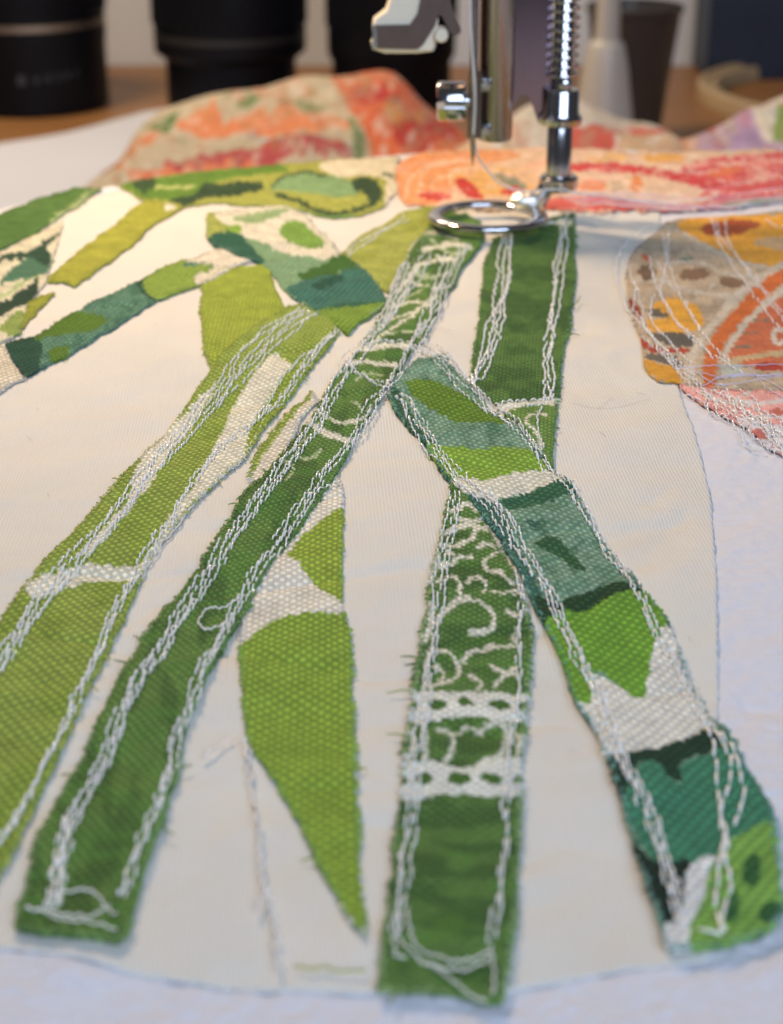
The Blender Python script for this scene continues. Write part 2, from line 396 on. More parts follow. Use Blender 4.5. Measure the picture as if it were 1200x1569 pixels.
PUN = {}
def zsurf(W, z0): W = np.array(W, float); W[:,2] = z0+Hs(W[:,0], W[:,1]); return W
def stitch(path, parent, z0, n=1, spread=4.0, length=1.1, r=.082, mat=None, name='stitch_line', wob=1.0):
    path = smooth(path, False, 8)
    for q in range(n):
        off = (q-(n-1)/2.)*spread if n > 1 else 0
        T = np.gradient(path, axis=0); N = np.stack([T[:,1], -T[:,0]], 1); N /= np.hypot(N[:,0], N[:,1])[:, None]+1e-9
        s = np.arange(len(path)); ph = RNG.rand()*60
        p2 = path+N*(off+(fbm(s/5.+ph, s*0+q*3.1, 3)*7.5*wob))[:, None]
        p2 = densify(p2, 1.0, False)
        W = at(p2[:,0], p2[:,1], z0)
        d = np.concatenate([[0], np.cumsum(np.linalg.norm(np.diff(W, axis=0), axis=1))])
        mb = MB(); t = 0.0
        while t < d[-1]-.3:
            L = length*RNG.uniform(.7, 1.35); u = np.linspace(t, min(t+L, d[-1]), 6)
            P = np.stack([np.interp(u, d, W[:,0]), np.interp(u, d, W[:,1]), 0*u], 1)
            jx = RNG.normal(0, .09, 2); P[:, :2] += jx
            arch = np.array([-.3, -.02, .13, .14, .0, -.3])*RNG.uniform(.7, 1.3)
            P[:,2] = z0+Hs(P[:,0], P[:,1])+arch+.02
            rr = r*np.array([.6, .95, 1.12, 1.1, .95, .6])*RNG.uniform(.9, 1.12)
            mb.tube(P, rr, 6)
            if parent is not None:
                lst = PUN.setdefault(parent.name, []); lst += [(P[0,0], P[0,1], .17), (P[2,0], P[2,1], .07), (P[3,0], P[3,1], .07)]
            t += L+RNG.uniform(.0, .14)
        if mb.V: mb.build(name, mat or M_thread, parent)
def strand(path, z0, r=.09, lift=.2, mat=None, parent=None, name='loose_thread', n=22, zs=None, **kw):
    p = smooth(path, False, n); s = np.arange(len(p))*8./n
    W = at(p[:,0], p[:,1], z0+lift*.5)
    W[:,2] = z0+Hs(W[:,0], W[:,1])+lift*(.5+fbm(s/6.+path[0][0], s*0+1.7, 2))
    W[:, :2] += np.stack([fbm(s/2.3+path[0][1], s*0+4.4, 3), fbm(s/2.3+path[0][0], s*0+6.1, 3)], 1)*min(r, .1)*2.4
    mb = MB(); r = r*.8; ph = s*1.9
    for q in (0, math.pi):
        mb.tube(W+r*.55*np.stack([np.cos(ph+q), np.sin(ph+q), np.sin(ph*1.3+q)], 1), r*.62*(1+.35*fbm(s/1.7+q, s*0+9.3, 2)), 6); return mb.build(name, mat or M_loose, parent, **kw)

# ================================================================== SETTING
mb = MB(); mb.box((-900, -200, -125), (900, 1016, -95), 1.5); setp(mb.build('table_top', M_wood, smooth_on=False), kind='structure')
mb = MB(); mb.box((-1000, 1018, -500), (1000, 1040, 900)); setp(mb.build('back_wall', M_wall, smooth_on=False), kind='structure')

# ================================================================== QUILT
quilt = empty('quilt', (0, 180, -.6), label='white felt-backed quilt block sewn with green stem strips and floral patches', cat='quilt')
ridge = np.array([(-400,440),(-100,352),(0,328),(100,301),(200,281),(300,266),(480,250),(610,239),(800,229),(1040,235),(1200,230),(1700,205)], float)
def sheet(name, mat, z0, cols, rows, ang, roll=True, **kw):
    X, T = np.meshgrid(cols, rows); yr = np.interp(X, ridge[:,0], ridge[:,1])
    Y = yr+(1760-yr)*T**1.35
    W = at(X, Y, z0); W[...,2] = z0+Hs(W[...,0], W[...,1])+.2*fbm(W[...,0]/1.1, W[...,1]/.9, 2)
    if roll:
        R0 = W[0:1]; ex = []
        for dy, dz in ((62,-94),(48,-80),(38,-60),(28,-35),(19,-16),(12,-6),(6,-1.8),(2.5,-.4)):
            q = R0.copy(); q[...,1] += dy; q[...,2] += dz; ex.append(q)
        W = np.concatenate(ex+[W])
    ny, nx = W.shape[:2]; idx = np.arange(nx*ny).reshape(ny, nx)
    F = np.stack([idx[:-1,:-1], idx[1:,:-1], idx[1:,1:], idx[:-1,1:]], -1).reshape(-1, 4)
    V = W.reshape(-1, 3); ca, sa = math.cos(ang), math.sin(ang)
    return mesh_obj(name, V, F, mat, quilt, weave=np.stack([V[:,0]*ca+V[:,1]*sa, -V[:,0]*sa+V[:,1]*ca], 1), **kw)
sheet('backing_felt', M_felt, -.13, np.linspace(-420, 1680, 700), np.linspace(0, 1, 500), .03, label='lavender-white fuzzy felt backing showing at the right and lower edges')
piece('cream_panel', [(-119,1440),(0,1459),(130,1481),(230,1502),(350,1514),(500,1524),(600,1527),(780,1512),(880,1497),(1000,1486),(1085,1478),(1096,1300),(1102,1060),(1099,900),(1090,760),(1075,700),(1055,640),(1040,590),(1020,480),(1012,318),(880,312),(700,300),(560,262),(420,268),(200,290),(90,310),(0,336),(-119,380)],
      (255,255,255), [], .06, M_cream, quilt, ang=.05, step=5, jag=.35, fray=0, floor=-.06, frayc=(225,215,200), label='smooth cream cotton panel under the green stems')

LIME, LIMEY, WHT = (152,174,78), (172,180,88), (226,224,210)
DGR, DGR2, MGR = (104,142,68), (72,108,50), (108,146,54)
TEAL, DTEAL, DKG, LGR = (134,170,148), (56,112,82), (38,78,44), (142,182,66)

# ---- long lime strip, left
C = piece('applique_strip', [(468,456),(492,478),(522,512),(500,540),(455,590),(425,630),(402,655),(372,700),(345,726),(300,772),(255,826),(222,868),(212,892),(190,950),(150,1035),(110,1115),(60,1222),(12,1320),(-20,1370),(-60,1380),(-90,1150),(-40,1010),(0,955),(75,860),(130,800),(200,715),(250,660),(310,582),(350,537),(400,492),(440,466)],
  LIME, [('n', (138,166,60), 40, 60, .02, .5),
   ('p', [(330,585),(300,632),(262,690),(232,745),(182,802),(142,852),(128,852),(160,812),(196,770),(206,725),(236,672),(275,632)], WHT),
   ('p', [(420,548),(440,560),(470,570),(420,630),(372,700),(345,726),(300,772),(255,826),(222,872),(205,874),(235,838),(262,790),(300,740),(335,665),(365,604)], WHT),
   ('p', [(500,522),(522,512),(500,540),(440,610),(392,668),(375,690),(395,630),(440,572)], (148,172,64)),
   ('p', [(40,908),(70,886),(120,871),(190,868),(216,872),(205,884),(190,887),(130,896),(75,914),(50,922)], WHT)],
  .5, M_canvas, quilt, ang=None, warp=1.5, fray=1.1, frayc=(176,182,80), label='long lime green canvas strip with white bands running off the left edge')
L1 = [(470,468),(440,492),(400,527),(360,567),(320,612),(285,652),(255,692),(225,732),(190,777),(150,827),(110,872),(60,927),(30,977),(0,1022),(-30,1062)]
stitch(L1, C, .5, 4, 6.5, .95)
strand([(404,640),(386,676),(366,708),(342,730),(300,774),(256,828),(224,870),(212,893)], .36, .17, .1, M_cream, C, 'rolled_edge')
stitch([(486,480),(455,505),(415,540),(365,585),(335,615)], C, .5, 2, 5, .95)
stitch([(518,511),(480,548),(455,580),(425,615),(385,645),(345,672),(320,708),(300,738),(270,782),(235,832),(205,882),(175,947),(150,1002),(110,1092),(70,1172),(30,1242),(-10,1305)], C, .5, 2, 7, 1.0)
stitch([(512,520),(470,555),(430,595),(395,640)], C, .5, 2, 8, .95)
stitch([(205,882),(178,940),(148,1006),(108,1096),(68,1176),(28,1246),(-12,1310)], C, .5, 1, 5, 1.3)
stitch([(120,880),(70,935),(30,1000),(-10,1060)], C, .5, 1, 5, 1.2)
# sliver of white canvas beside it
piece('applique_strip', [(388,700),(420,652),(478,596),(490,610),(462,646),(430,702),(398,748),(384,740)], (224,218,206), [('p', [(384,740),(388,700),(425,650),(470,604),(476,608),(430,660),(398,705)], LIME)], .42, M_canvas, quilt, ang=None, warp=1, label='narrow white canvas sliver with lime margin between lime and dark green strips')
# ---- dark green strip, centre to lower left
D = piece('applique_strip', [(655,345),(620,402),(600,442),(577,500),(546,540),(510,582),(490,622),(455,667),(420,712),(380,752),(345,807),(305,872),(270,912),(225,967),(205,1012),(185,1042),(160,1092),(130,1162),(85,1232),(60,1292),(45,1352),(24,1424),(60,1437),(120,1442),(182,1446),(198,1430),(205,1388),(235,1292),(270,1202),(280,1132),(310,1062),(345,987),(365,952),(400,892),(440,837),(480,787),(515,727),(540,672),(580,617),(605,572),(650,522),(680,457),(705,412),(740,366),(742,340),(715,324),(680,322)],
  DGR, [('n', DGR2, 26, 60, .0, .75), ('n', (92,146,62), 60, 14, .1, .5),
   ('l', [(525,548),(560,538),(600,535),(640,540)], 9, WHT), ('l', [(530,560),(575,560),(610,562)], 6, WHT), ('l', [(560,540),(600,510),(640,480),(668,455)], 5, WHT),
   ('l', [(468,640),(490,660),(525,672),(555,672)], 8, WHT), ('l', [(480,628),(520,650),(560,640)], 5, WHT), ('l', [(470,650),(475,620),(500,590)], 6, WHT),
   ('l', [(600,470),(630,462),(660,470)], 6, WHT), ('l', [(610,440),(650,400),(700,395)], 6, WHT), ('l', [(625,425),(670,440),(690,432)], 4, WHT), ('l', [(650,380),(690,372),(720,378)], 7, WHT),
   ('l', [(640,360),(670,350),(700,365)], 6, (190,190,165)), ('l', [(585,505),(610,488),(640,478)], 4, WHT), ('l', [(640,415),(665,420),(690,410)], 4, (186,200,164)), ('l', [(615,455),(640,445),(655,430)], 4, (186,200,164)), ('l', [(660,365),(685,385),(712,385)], 4, (186,200,164)), ('l', [(545,585),(560,572),(585,580)], 4, (186,200,164)), ('l', [(470,665),(455,690),(470,705),(490,690)], 4, (186,200,164)), ('l', [(430,705),(450,720),(440,740)], 4, (186,200,164)), ('l', [(540,620),(560,632),(580,620)], 4, (186,200,164)), ('l', [(590,520),(625,515),(645,525)], 4, (186,200,164))],
  .68, M_linen, quilt, ang=None, warp=1.5, fray=1.5, jag=1.4, frayc=(120,152,84), label='dark green printed strip running from the metal ring down to the lower left')
L = [(628,402),(603,452),(588,497),(563,527),(533,562),(508,602),(492,642),(452,692),(422,737),(387,782),(352,832),(322,882),(292,922),(267,962),(242,1012),(217,1042),(192,1092),(172,1142),(137,1212),(112,1262),(97,1312),(84,1372),(82,1397)]
stitch(L, D, .68, 4, 6, 1.0)
stitch([(716,372),(700,402),(682,432),(672,467),(652,502),(627,547),(602,590),(572,622),(547,662),(522,697),(502,722),(472,772),(447,812),(417,852),(387,892),(362,932),(347,967),(322,1012),(307,1052),(292,1092),(277,1122),(262,1182),(245,1237),(225,1282),(205,1332),(188,1377)], D, .68, 3, 5.5, 1.0)
stitch([(655,385),(640,420),(612,465),(590,500)], D, .68, 2, 8, .9); stitch([(690,390),(670,440),(655,480),(640,520)], D, .68, 2, 9, .9)
stitch([(520,740),(470,765),(440,800),(415,830)], D, .68, 1, 0, 1.3)
stitch([(560,535),(600,530),(645,545),(690,560)], D, .68, 2, 6, .9); stitch([(600,600),(560,580),(530,560)], D, .68, 2, 5, .9)
stitch([(110,1262),(90,1330),(85,1390)], D, .68, 2, 9, 1.5)
for pth in ([(38,1398),(90,1406),(135,1412),(168,1394)], [(82,1376),(130,1370),(152,1384),(178,1412)], [(42,1392),(100,1418),(175,1432)]): strand(pth, .72, .15, .22, M_thread, D, 'stitch_line')
strand([(365,915),(340,930),(315,935),(305,955),(315,966),(335,960),(345,950)], .75, .14, .4, M_thread, D, 'stitch_line')
# ---- centre strip
G = piece('applique_strip', [(690,745),(680,802),(665,882),(650,962),(640,1042),(625,1132),(612,1222),(600,1352),(590,1452),(583,1522),(640,1519),(700,1519),(750,1531),(768,1526),(775,1482),(790,1382),(795,1252),(803,1102),(816,972),(802,922),(772,862),(742,802),(715,747),(700,738)],
  (98,138,70), [('n', (68,106,52), 90, 22, .02, .75), ('n', (96,146,60), 70, 16, .12, .5),
   ('p', [(622,1068),(700,1064),(806,1066),(804,1104),(760,1106),(700,1104),(618,1110)], (228,230,224)),
   ('e', 672,1085,15,7,4,(78,120,50)), ('e', 714,1081,12,7,8,(78,120,50)), ('e', 768,1084,18,7,0,(78,120,50)), ('e', 634,1086,8,6,0,(78,120,50)), ('e', 800,1083,6,6,0,(78,120,50)),
   ('p', [(608,1180),(650,1172),(690,1176),(720,1182),(745,1168),(800,1172),(798,1220),(740,1222),(690,1220),(606,1226)], (228,230,224)),
   ('e', 650,1196,14,8,4,(78,120,50)), ('e', 704,1198,19,10,6,(78,120,50)), ('e', 752,1198,17,8,4,(78,120,50)), ('e', 618,1200,7,6,0,(78,120,50)), ('e', 790,1202,6,6,0,(78,120,50)),
   ('l', [(668,1122),(685,1122),(694,1135),(690,1160),(680,1172)], 8, (214,220,208)), ('l', [(745,1118),(770,1110),(778,1130),(768,1160),(750,1172)], 9, (214,220,208)),
   ('l', [(650,1110),(655,1140),(648,1175)], 6, (214,220,208)),
   ('l', [(690,790),(712,778),(730,785)], 7, WHT), ('l', [(672,870),(690,872),(700,862),(720,860)], 6, WHT), ('l', [(730,845),(745,838),(760,842)], 6, WHT), ('l', [(712,900),(728,890),(745,900),(740,915)], 5, WHT), ('l', [(668,1020),(680,1030),(672,1045)], 6, WHT), ('l', [(720,1035),(735,1045),(730,1060)], 6, WHT), ('l', [(775,940),(790,945),(802,938)], 6, WHT), ('l', [(660,905),(666,880),(672,860)], 7, WHT), ('l', [(652,985),(660,960),(664,930)], 7, WHT), ('e', 690,855,6,4,0,WHT), ('l', [(690,1130),(715,1118),(738,1124)], 5, WHT), ('l', [(626,1120),(634,1150),(622,1172)], 6, WHT), ('l', [(788,1115),(796,1140),(790,1165)], 6, WHT),
   ('l', [(676,826),(700,815),(730,812),(755,822)], 9, WHT), ('l', [(668,842),(700,842),(722,832),(730,818)], 7, WHT), ('l', [(700,800),(715,805),(735,800)], 7, WHT),
   ('l', [(780,850),(755,855),(742,872),(752,884),(770,885)], 6, WHT), ('l', [(672,900),(690,892),(705,905),(700,930),(680,945)], 6, WHT),
   ('l', [(668,960),(680,940),(710,928),(740,932),(756,950),(750,968),(720,972)], 6, WHT), ('l', [(795,912),(770,915),(752,912)], 5, WHT),
   ('l', [(712,1012),(722,998),(745,990),(790,992)], 7, WHT), ('l', [(660,995),(690,1005),(704,1025),(690,1045),(655,1055)], 6, WHT), ('l', [(750,1018),(772,1030),(790,1022)], 7, WHT), ('l', [(755,1055),(770,1036),(795,1030)], 6, WHT),
   ('l', [(655,1000),(650,1060)], 6, WHT), ('l', [(800,960),(785,975),(800,990)], 5, WHT), ('l', [(770,890),(785,900),(798,905)], 5, WHT)],
  .5, M_linen, quilt, ang=None, warp=2.0, fray=1.4, jag=1.3, frayc=(150,170,110), label='green strip with white scroll print and two white dotted bands at bottom centre')
stitch([(698,757),(691,802),(681,862),(671,942),(661,1012),(651,1082),(640,1152),(634,1232),(624,1302),(616,1372),(607,1420),(601,1442)], G, .5, 3, 7, 1.35)
stitch([(792,880),(797,922),(796,982),(793,1042),(791,1092),(781,1152),(779,1202),(776,1262),(769,1332),(763,1382),(752,1444)], G, .5, 2, 6, 1.4)
for pth in ([(622,1395),(626,1425),(636,1448),(660,1464),(705,1470),(750,1454)], [(606,1436),(630,1462),(665,1482),(705,1482),(752,1466)], [(640,1470),(690,1498),(720,1520),(744,1530)], [(604,1440),(606,1465),(622,1472)], [(752,1450),(758,1490),(756,1515)]): strand(pth, .55, .14, .22, M_thread, G, 'stitch_line')
# ---- right dark green strip under the ring
I = piece('applique_strip', [(755,362),(800,337),(880,326),(882,420),(872,500),(857,580),(852,650),(848,716),(838,704),(800,657),(750,612),(720,585),(725,550),(735,480),(742,400)],
  (94,132,64), [('n', (64,102,48), 50, 18, .0, .75),
   ('p', [(756,622),(790,614),(852,610),(851,622),(800,627),(766,634)], WHT), ('p', [(766,634),(850,624),(848,716),(800,657)], (112,150,74)),
   ('l', [(840,640),(815,638),(806,650),(822,665),(830,690)], 5, WHT), ('l', [(790,650),(812,672),(836,700)], 5, WHT), ('l', [(800,345),(840,340),(878,338)], 7, (196,200,170))],
  .5, M_linen, quilt, ang=None, warp=1.5, fray=1.3, frayc=(110,146,76), label='wide dark green strip under the right side of the metal ring')
for dx in (0, 12): stitch([(772+dx,350+dx*.4),(766+dx,430),(756+dx,480),(744+dx,530),(730+dx*.6,575),(722,592)], I, .5, 2, 6, 1.15, .11)
stitch([(866,340),(860,390),(854,440),(848,480),(843,520),(840,560),(843,612)], I, .5, 3, 6, 1.15, .11)
stitch([(800,345),(840,340),(874,338)], I, .5, 2, 4, .9); stitch([(760,625),(800,618),(848,614)], I, .5, 2, 6, .9)
stitch([(826,625),(824,660),(830,695)], I, .5, 1, 0, 1.1)
# ---- teal painterly strip to lower right
Hst = piece('applique_strip', [(595,612),(600,600),(612,576),(640,553),(680,550),(700,572),(740,612),(800,662),(842,712),(872,737),(902,792),(942,852),(1000,920),(1026,952),(1052,1022),(1088,1088),(1116,1110),(1142,1172),(1180,1232),(1194,1330),(1200,1385),(1180,1422),(1120,1446),(1066,1456),(1022,1456),(1010,1402),(985,1332),(960,1252),(935,1167),(910,1112),(885,1072),(860,1002),(835,952),(820,932),(795,882),(770,832),(720,772),(680,727),(645,672),(605,632)],
  TEAL, [('n', (96,146,118), 12, 10, .0, .6), ('n', DTEAL, 16, 30, .25, .6),
   ('p', [(620,590),(655,586),(700,600),(745,625),(775,650),(740,650),(690,645),(645,622)], (108,146,44)),
   ('p', [(595,612),(606,598),(640,650),(700,735),(680,727)], (62,112,84)),
   ('p', [(650,682),(720,690),(800,690),(835,705),(850,715),(800,724),(760,735),(730,745),(700,740)], LGR),
   ('p', [(690,735),(745,738),(790,726),(842,720),(868,736),(815,752),(770,766),(745,776),(715,765)], WHT),
   ('p', [(768,772),(815,752),(868,738),(884,755),(840,770),(800,782)], DTEAL),
   ('p', [(715,770),(760,775),(800,850),(835,930),(820,932),(770,832)], (70,122,104)),
   ('p', [(820,832),(845,822),(870,840),(898,872),(880,872),(855,852)], (54,104,66)), ('p', [(800,800),(830,800),(820,815)], (66,120,100)),
   ('p', [(822,918),(860,925),(900,908),(950,890),(985,905),(960,912),(890,935),(845,955),(830,945)], DKG),
   ('p', [(835,950),(870,935),(905,930),(950,910),(990,908),(1022,950),(1002,985),(996,1015),(985,1062),(950,1045),(912,1020),(905,1075),(890,1078),(862,1010)], (122,174,58)),
   ('p', [(912,1030),(950,1045),(985,1062),(996,1015),(1002,985),(1026,958),(1060,1025),(1100,1095),(1060,1122),(1000,1143),(935,1158),(905,1100),(885,1075),(905,1072)], (228,226,218)),
   ('p', [(933,1160),(1000,1142),(1060,1120),(1090,1104),(1112,1118),(1098,1140),(1066,1155),(1040,1168),(1046,1196),(1022,1190),(1004,1168),(970,1180),(955,1235),(940,1190)], (24,66,46)),
   ('p', [(975,1180),(1005,1170),(1025,1195),(1048,1196),(1044,1170),(1100,1142),(1112,1115),(1180,1230),(1188,1262),(1120,1285),(1095,1312),(1060,1325),(1040,1322),(1018,1335),(985,1290),(960,1240)], (70,142,112)),
   ('p', [(972,1290),(1000,1315),(1030,1318),(1058,1318),(1050,1365),(1042,1400),(1026,1425),(1012,1400),(985,1330)], (22,50,38)),
   ('p', [(1058,1325),(1096,1312),(1100,1340),(1080,1372),(1062,1410),(1066,1456),(1022,1456),(1016,1425),(1042,1402),(1050,1366)], (226,228,230)),
   ('p', [(1090,1320),(1125,1285),(1190,1262),(1200,1385),(1180,1424),(1066,1458),(1062,1412),(1082,1372)], (132,180,84)),
   ('e', 1152,1336,14,27,6,(56,112,60)), ('e', 1182,1398,20,14,-20,(50,104,56)), ('e', 1122,1392,10,26,8,(66,120,66)), ('e', 1165,1436,20,8,-15,(60,112,60))],
  .68, M_painter, quilt, ang=None, warp=2.2, fray=1.2, jag=1.3, frayc=(120,160,140), label='teal and green painterly strip with white gaps running to lower right')
stitch([(612,607),(627,627),(647,662),(667,692),(692,722),(722,752),(752,777),(777,812),(802,852),(827,892),(852,932),(872,972),(892,1012),(912,1052),(927,1092),(942,1132),(957,1172),(977,1212),(1001,1262),(1021,1322),(1036,1372),(1046,1422)], Hst, .68, 4, 5.5, 1.2)
stitch([(644,533),(680,552),(712,585),(742,618),(777,645),(812,680),(842,720),(872,747),(902,792),(932,842),(957,872),(977,907),(992,942),(1007,972),(1032,1002),(1060,1060),(1085,1100)], Hst, .68, 3, 5.5, 1.15)
stitch([(663,557),(690,585),(707,603),(751,632),(790,655)], Hst, .68, 1, 0, 1.1); stitch([(745,760),(780,790),(800,835)], Hst, .68, 1, 0, 1.1)
for pth in ([(1085,1104),(1096,1150),(1098,1200),(1106,1250),(1112,1300),(1098,1350),(1096,1400),(1106,1432)], [(1090,1104),(1112,1140),(1118,1190),(1108,1230),(1108,1290),(1118,1350),(1108,1400),(1106,1436)], [(1100,1108),(1122,1150),(1140,1205),(1136,1235),(1126,1268)], [(1066,1424),(1090,1432),(1112,1436)], [(1112,1280),(1096,1320),(1070,1335)]): stitch(pth, Hst, .68, 1, 0, 2.0, .12, wob=.4)

# ---- upper lime strip leading to the ring
J = piece('applique_strip', [(522,386),(560,352),(620,319),(660,314),(690,318),(662,350),(622,396),(596,442),(575,428),(545,402)], LIMEY, [('n', (148,158,50), 30, 10, .0, .5)], .45, M_linen, quilt, ang=.6, warp=1, frayc=(184,186,96), label='short lime green strip leading up to the left side of the metal ring')
stitch([(532,388),(572,358),(622,328)], J, .45, 2, 6, .9); stitch([(672,342),(642,380),(612,422),(600,440)], J, .45, 3, 6, .9)

# ---- loose green scraps on the left
def scrap(outline, base, ops, z0, mat, ang, label, **kw):
    return piece('fabric_scrap', outline, base, ops, z0, mat, None, ang=ang, label=label, cat='fabric scrap', group='green fabric scraps laid on the quilt', **kw)
scrap([(525,745),(526,792),(524,922),(527,945),(536,972),(541,1152),(549,1302),(558,1440),(538,1418),(500,1342),(460,1262),(425,1202),(385,1152),(375,1102),(370,1002),(372,942),(398,890),(436,838),(478,786),(512,730)], (228,224,216),
  [('p', [(440,852),(476,820),(516,790),(528,800),(528,925),(515,922),(490,905),(462,875)], (156,182,68)),
   ('p', [(366,995),(385,975),(405,960),(432,948),(480,946),(528,944),(545,970),(556,1250),(590,1490),(500,1350),(425,1215),(380,1160),(366,1090)], (146,178,66), 0)], .42, M_canvas, .03, 'lime green leaf-shaped scrap with white upper part tapering to a point', warp=1.2, jag=.8, fray=.9)
scrap([(310,432),(340,412),(410,404),(422,440),(436,466),(440,474),(400,502),(350,538),(326,572),(316,546),(308,502)], (162,180,66), [], .36, M_canvas, .02, 'squarish lime canvas scrap left of the dark green strip', warp=1, fray=1.4, frayc=(180,172,70))
scrap([(316,330),(360,322),(410,317),(442,315),(472,331),(522,386),(562,410),(596,456),(588,468),(562,492),(532,518),(510,502),(480,470),(442,450),(415,412),(396,403),(345,385),(318,371)], (136,172,132),
  [('p', [(316,330),(330,325),(372,352),(350,366),(316,374)], LIMEY), ('p', [(318,371),(345,358),(370,362),(405,402),(396,406),(345,388)], (50,106,84)),
   ('p', [(330,328),(420,314),(446,314),(476,332),(525,388),(490,396),(440,388),(400,372),(360,356)], (226,220,202)),
   ('p', [(358,336),(430,320),(440,328),(400,342),(372,344)], (156,182,130)), ('p', [(428,352),(446,338),(470,344),(500,376),(470,378),(440,368)], (132,172,74)), ('p', [(345,350),(372,350),(362,358)], LGR),
   ('p', [(455,420),(500,400),(528,386),(560,410),(520,412),(480,430)], (72,118,46)), ('p', [(440,440),(470,428),(520,414),(562,410),(594,455),(560,460),(520,462),(480,470),(462,462)], (70,126,112)),
   ('p', [(478,432),(510,420),(530,422),(510,432),(485,440)], (42,92,72)), ('p', [(480,468),(530,460),(592,456),(588,466),(530,470),(495,474)], DTEAL),
   ('p', [(488,474),(540,466),(590,462),(575,482),(532,520),(512,504)], (132,166,60))], .55, M_painter, .5, 'cross-laid scrap with white curves, teal leaf and lime tip beside the dark green strip', warp=1.2, frayc=(150,180,150))
scrap([(8,526),(60,512),(130,466),(220,426),(310,391),(345,380),(398,396),(370,406),(310,436),(240,462),(150,521),(60,566),(38,581),(20,556)], (100,146,124),
  [('n', (60,112,90), 10, 7, .05, .7), ('p', [(0,520),(50,512),(64,540),(50,585),(20,560)], (36,86,66)), ('p', [(50,520),(110,480),(165,490),(140,510),(90,515)], (96,134,40)), ('p', [(75,535),(105,530),(100,550),(78,555)], (96,134,40)),
   ('p', [(205,430),(225,425),(245,460),(235,464)], (40,92,72)), ('p', [(222,428),(290,396),(280,412),(330,410),(300,425),(310,438),(242,460)], (146,174,72)),
   ('p', [(285,402),(345,378),(400,396),(370,408),(312,436),(300,424),(330,410)], (226,218,202))], .42, M_painter, .4, 'teal and green painterly scrap with white end crossing the left edge', warp=1.6, fray=1.6)
scrap([(72,432),(130,376),(180,341),(224,304),(250,310),(282,319),(240,346),(170,402),(116,437),(90,430)], (176,178,66), [('n', (160,164,56), 30, 8, 0, .5), ('p', [(252,318),(262,312),(270,322),(256,326)], WHT)], .42, M_linen, .5, 'pale lime strip scrap lying diagonally near the upper left', warp=1)
scrap([(30,512),(44,462),(62,452),(84,448),(60,475)], (160,166,60), [], .40, M_linen, .5, 'small lime sliver scrap below the pale lime strip scrap', warp=1)
scrap([(-100,420),(-40,352),(0,334),(60,305),(118,288),(158,289),(130,306),(100,331),(52,361),(0,387),(-60,430)], (92,132,62), [('p', [(90,330),(140,290),(170,285),(110,335),(60,362)], (166,184,130)), ('n', (78,118,54), 30, 10, 0, .5)], .36, M_linen, .4, 'plain mid green scrap at the far upper left edge', warp=1)
scrap([(-100,470),(0,392),(50,362),(98,340),(88,378),(70,432),(44,462),(30,512),(0,524),(-100,600)], (222,216,192),
  [('p', [(-60,450),(0,396),(40,388),(94,356),(80,372),(50,398),(0,408)], (48,84,64)), ('p', [(0,432),(50,392),(78,388),(72,420),(20,432)], (82,128,104)), ('p', [(42,390),(75,386),(74,408),(60,404)], (46,82,62)),
   ('p', [(-50,480),(0,462),(40,440),(60,432),(50,455),(15,478),(0,486),(-50,520)], (44,74,56)), ('l', [(0,456),(40,432),(60,428)], 5, (176,196,140)), ('p', [(0,505),(25,480),(40,485),(25,515)], (150,172,90))], .38, M_linen, .3, 'pale scrap printed with dark green brush leaves at the left edge', warp=1.5)
scrap([(-119,602),(-119,560),(0,528),(14,540),(22,562),(40,582),(0,604),(-80,640)], (224,214,196), [], .34, M_painter, .3, 'white canvas tail end at the left edge below the teal scrap', warp=1)
scrap([(180,286),(200,278),(240,269),(300,262),(400,252),(482,246),(560,242),(612,240),(606,262),(608,290),(590,312),(560,326),(500,331),(442,318),(330,312),(270,318),(222,306)], (172,178,84),
  [('p', [(190,282),(300,262),(420,250),(440,262),(380,268),(330,278),(295,300),(250,306),(215,300)], (106,146,52)), ('l', [(240,286),(270,288),(300,284)], 4, (196,204,130)),
   ('p', [(205,278),(235,272),(236,284),(220,294),(205,288)], (62,92,52)), ('p', [(262,305),(300,296),(310,282),(350,280),(395,276),(402,288),(360,300),(310,304),(290,316),(272,314)], (56,84,52)),
   ('p', [(490,250),(612,238),(612,300),(590,312),(585,270),(520,268)], (226,218,196)), ('p', [(415,290),(430,272),(470,264),(530,272),(548,295),(500,298),(450,292)], (140,176,124)), ('l', [(416,292),(430,274),(470,264),(500,268)], 3.5, (58,84,54)),
   ('p', [(428,296),(500,300),(560,298),(565,312),(520,320),(470,308)], (176,182,86)), ('l', [(425,298),(460,310),(500,322),(540,320),(575,306)], 7, (54,84,52)), ('p', [(540,275),(560,270),(582,282),(584,304),(570,306),(556,292),(545,290)], (56,84,54)),
   ('p', [(440,318),(500,326),(545,326),(500,334)], (128,168,84)), ('l', [(586,266),(606,270)], 5, (60,92,60))], .36, M_linen, .4, 'scrap printed with dark leaves and an aqua leaf along the far edge of the quilt', warp=1.4)

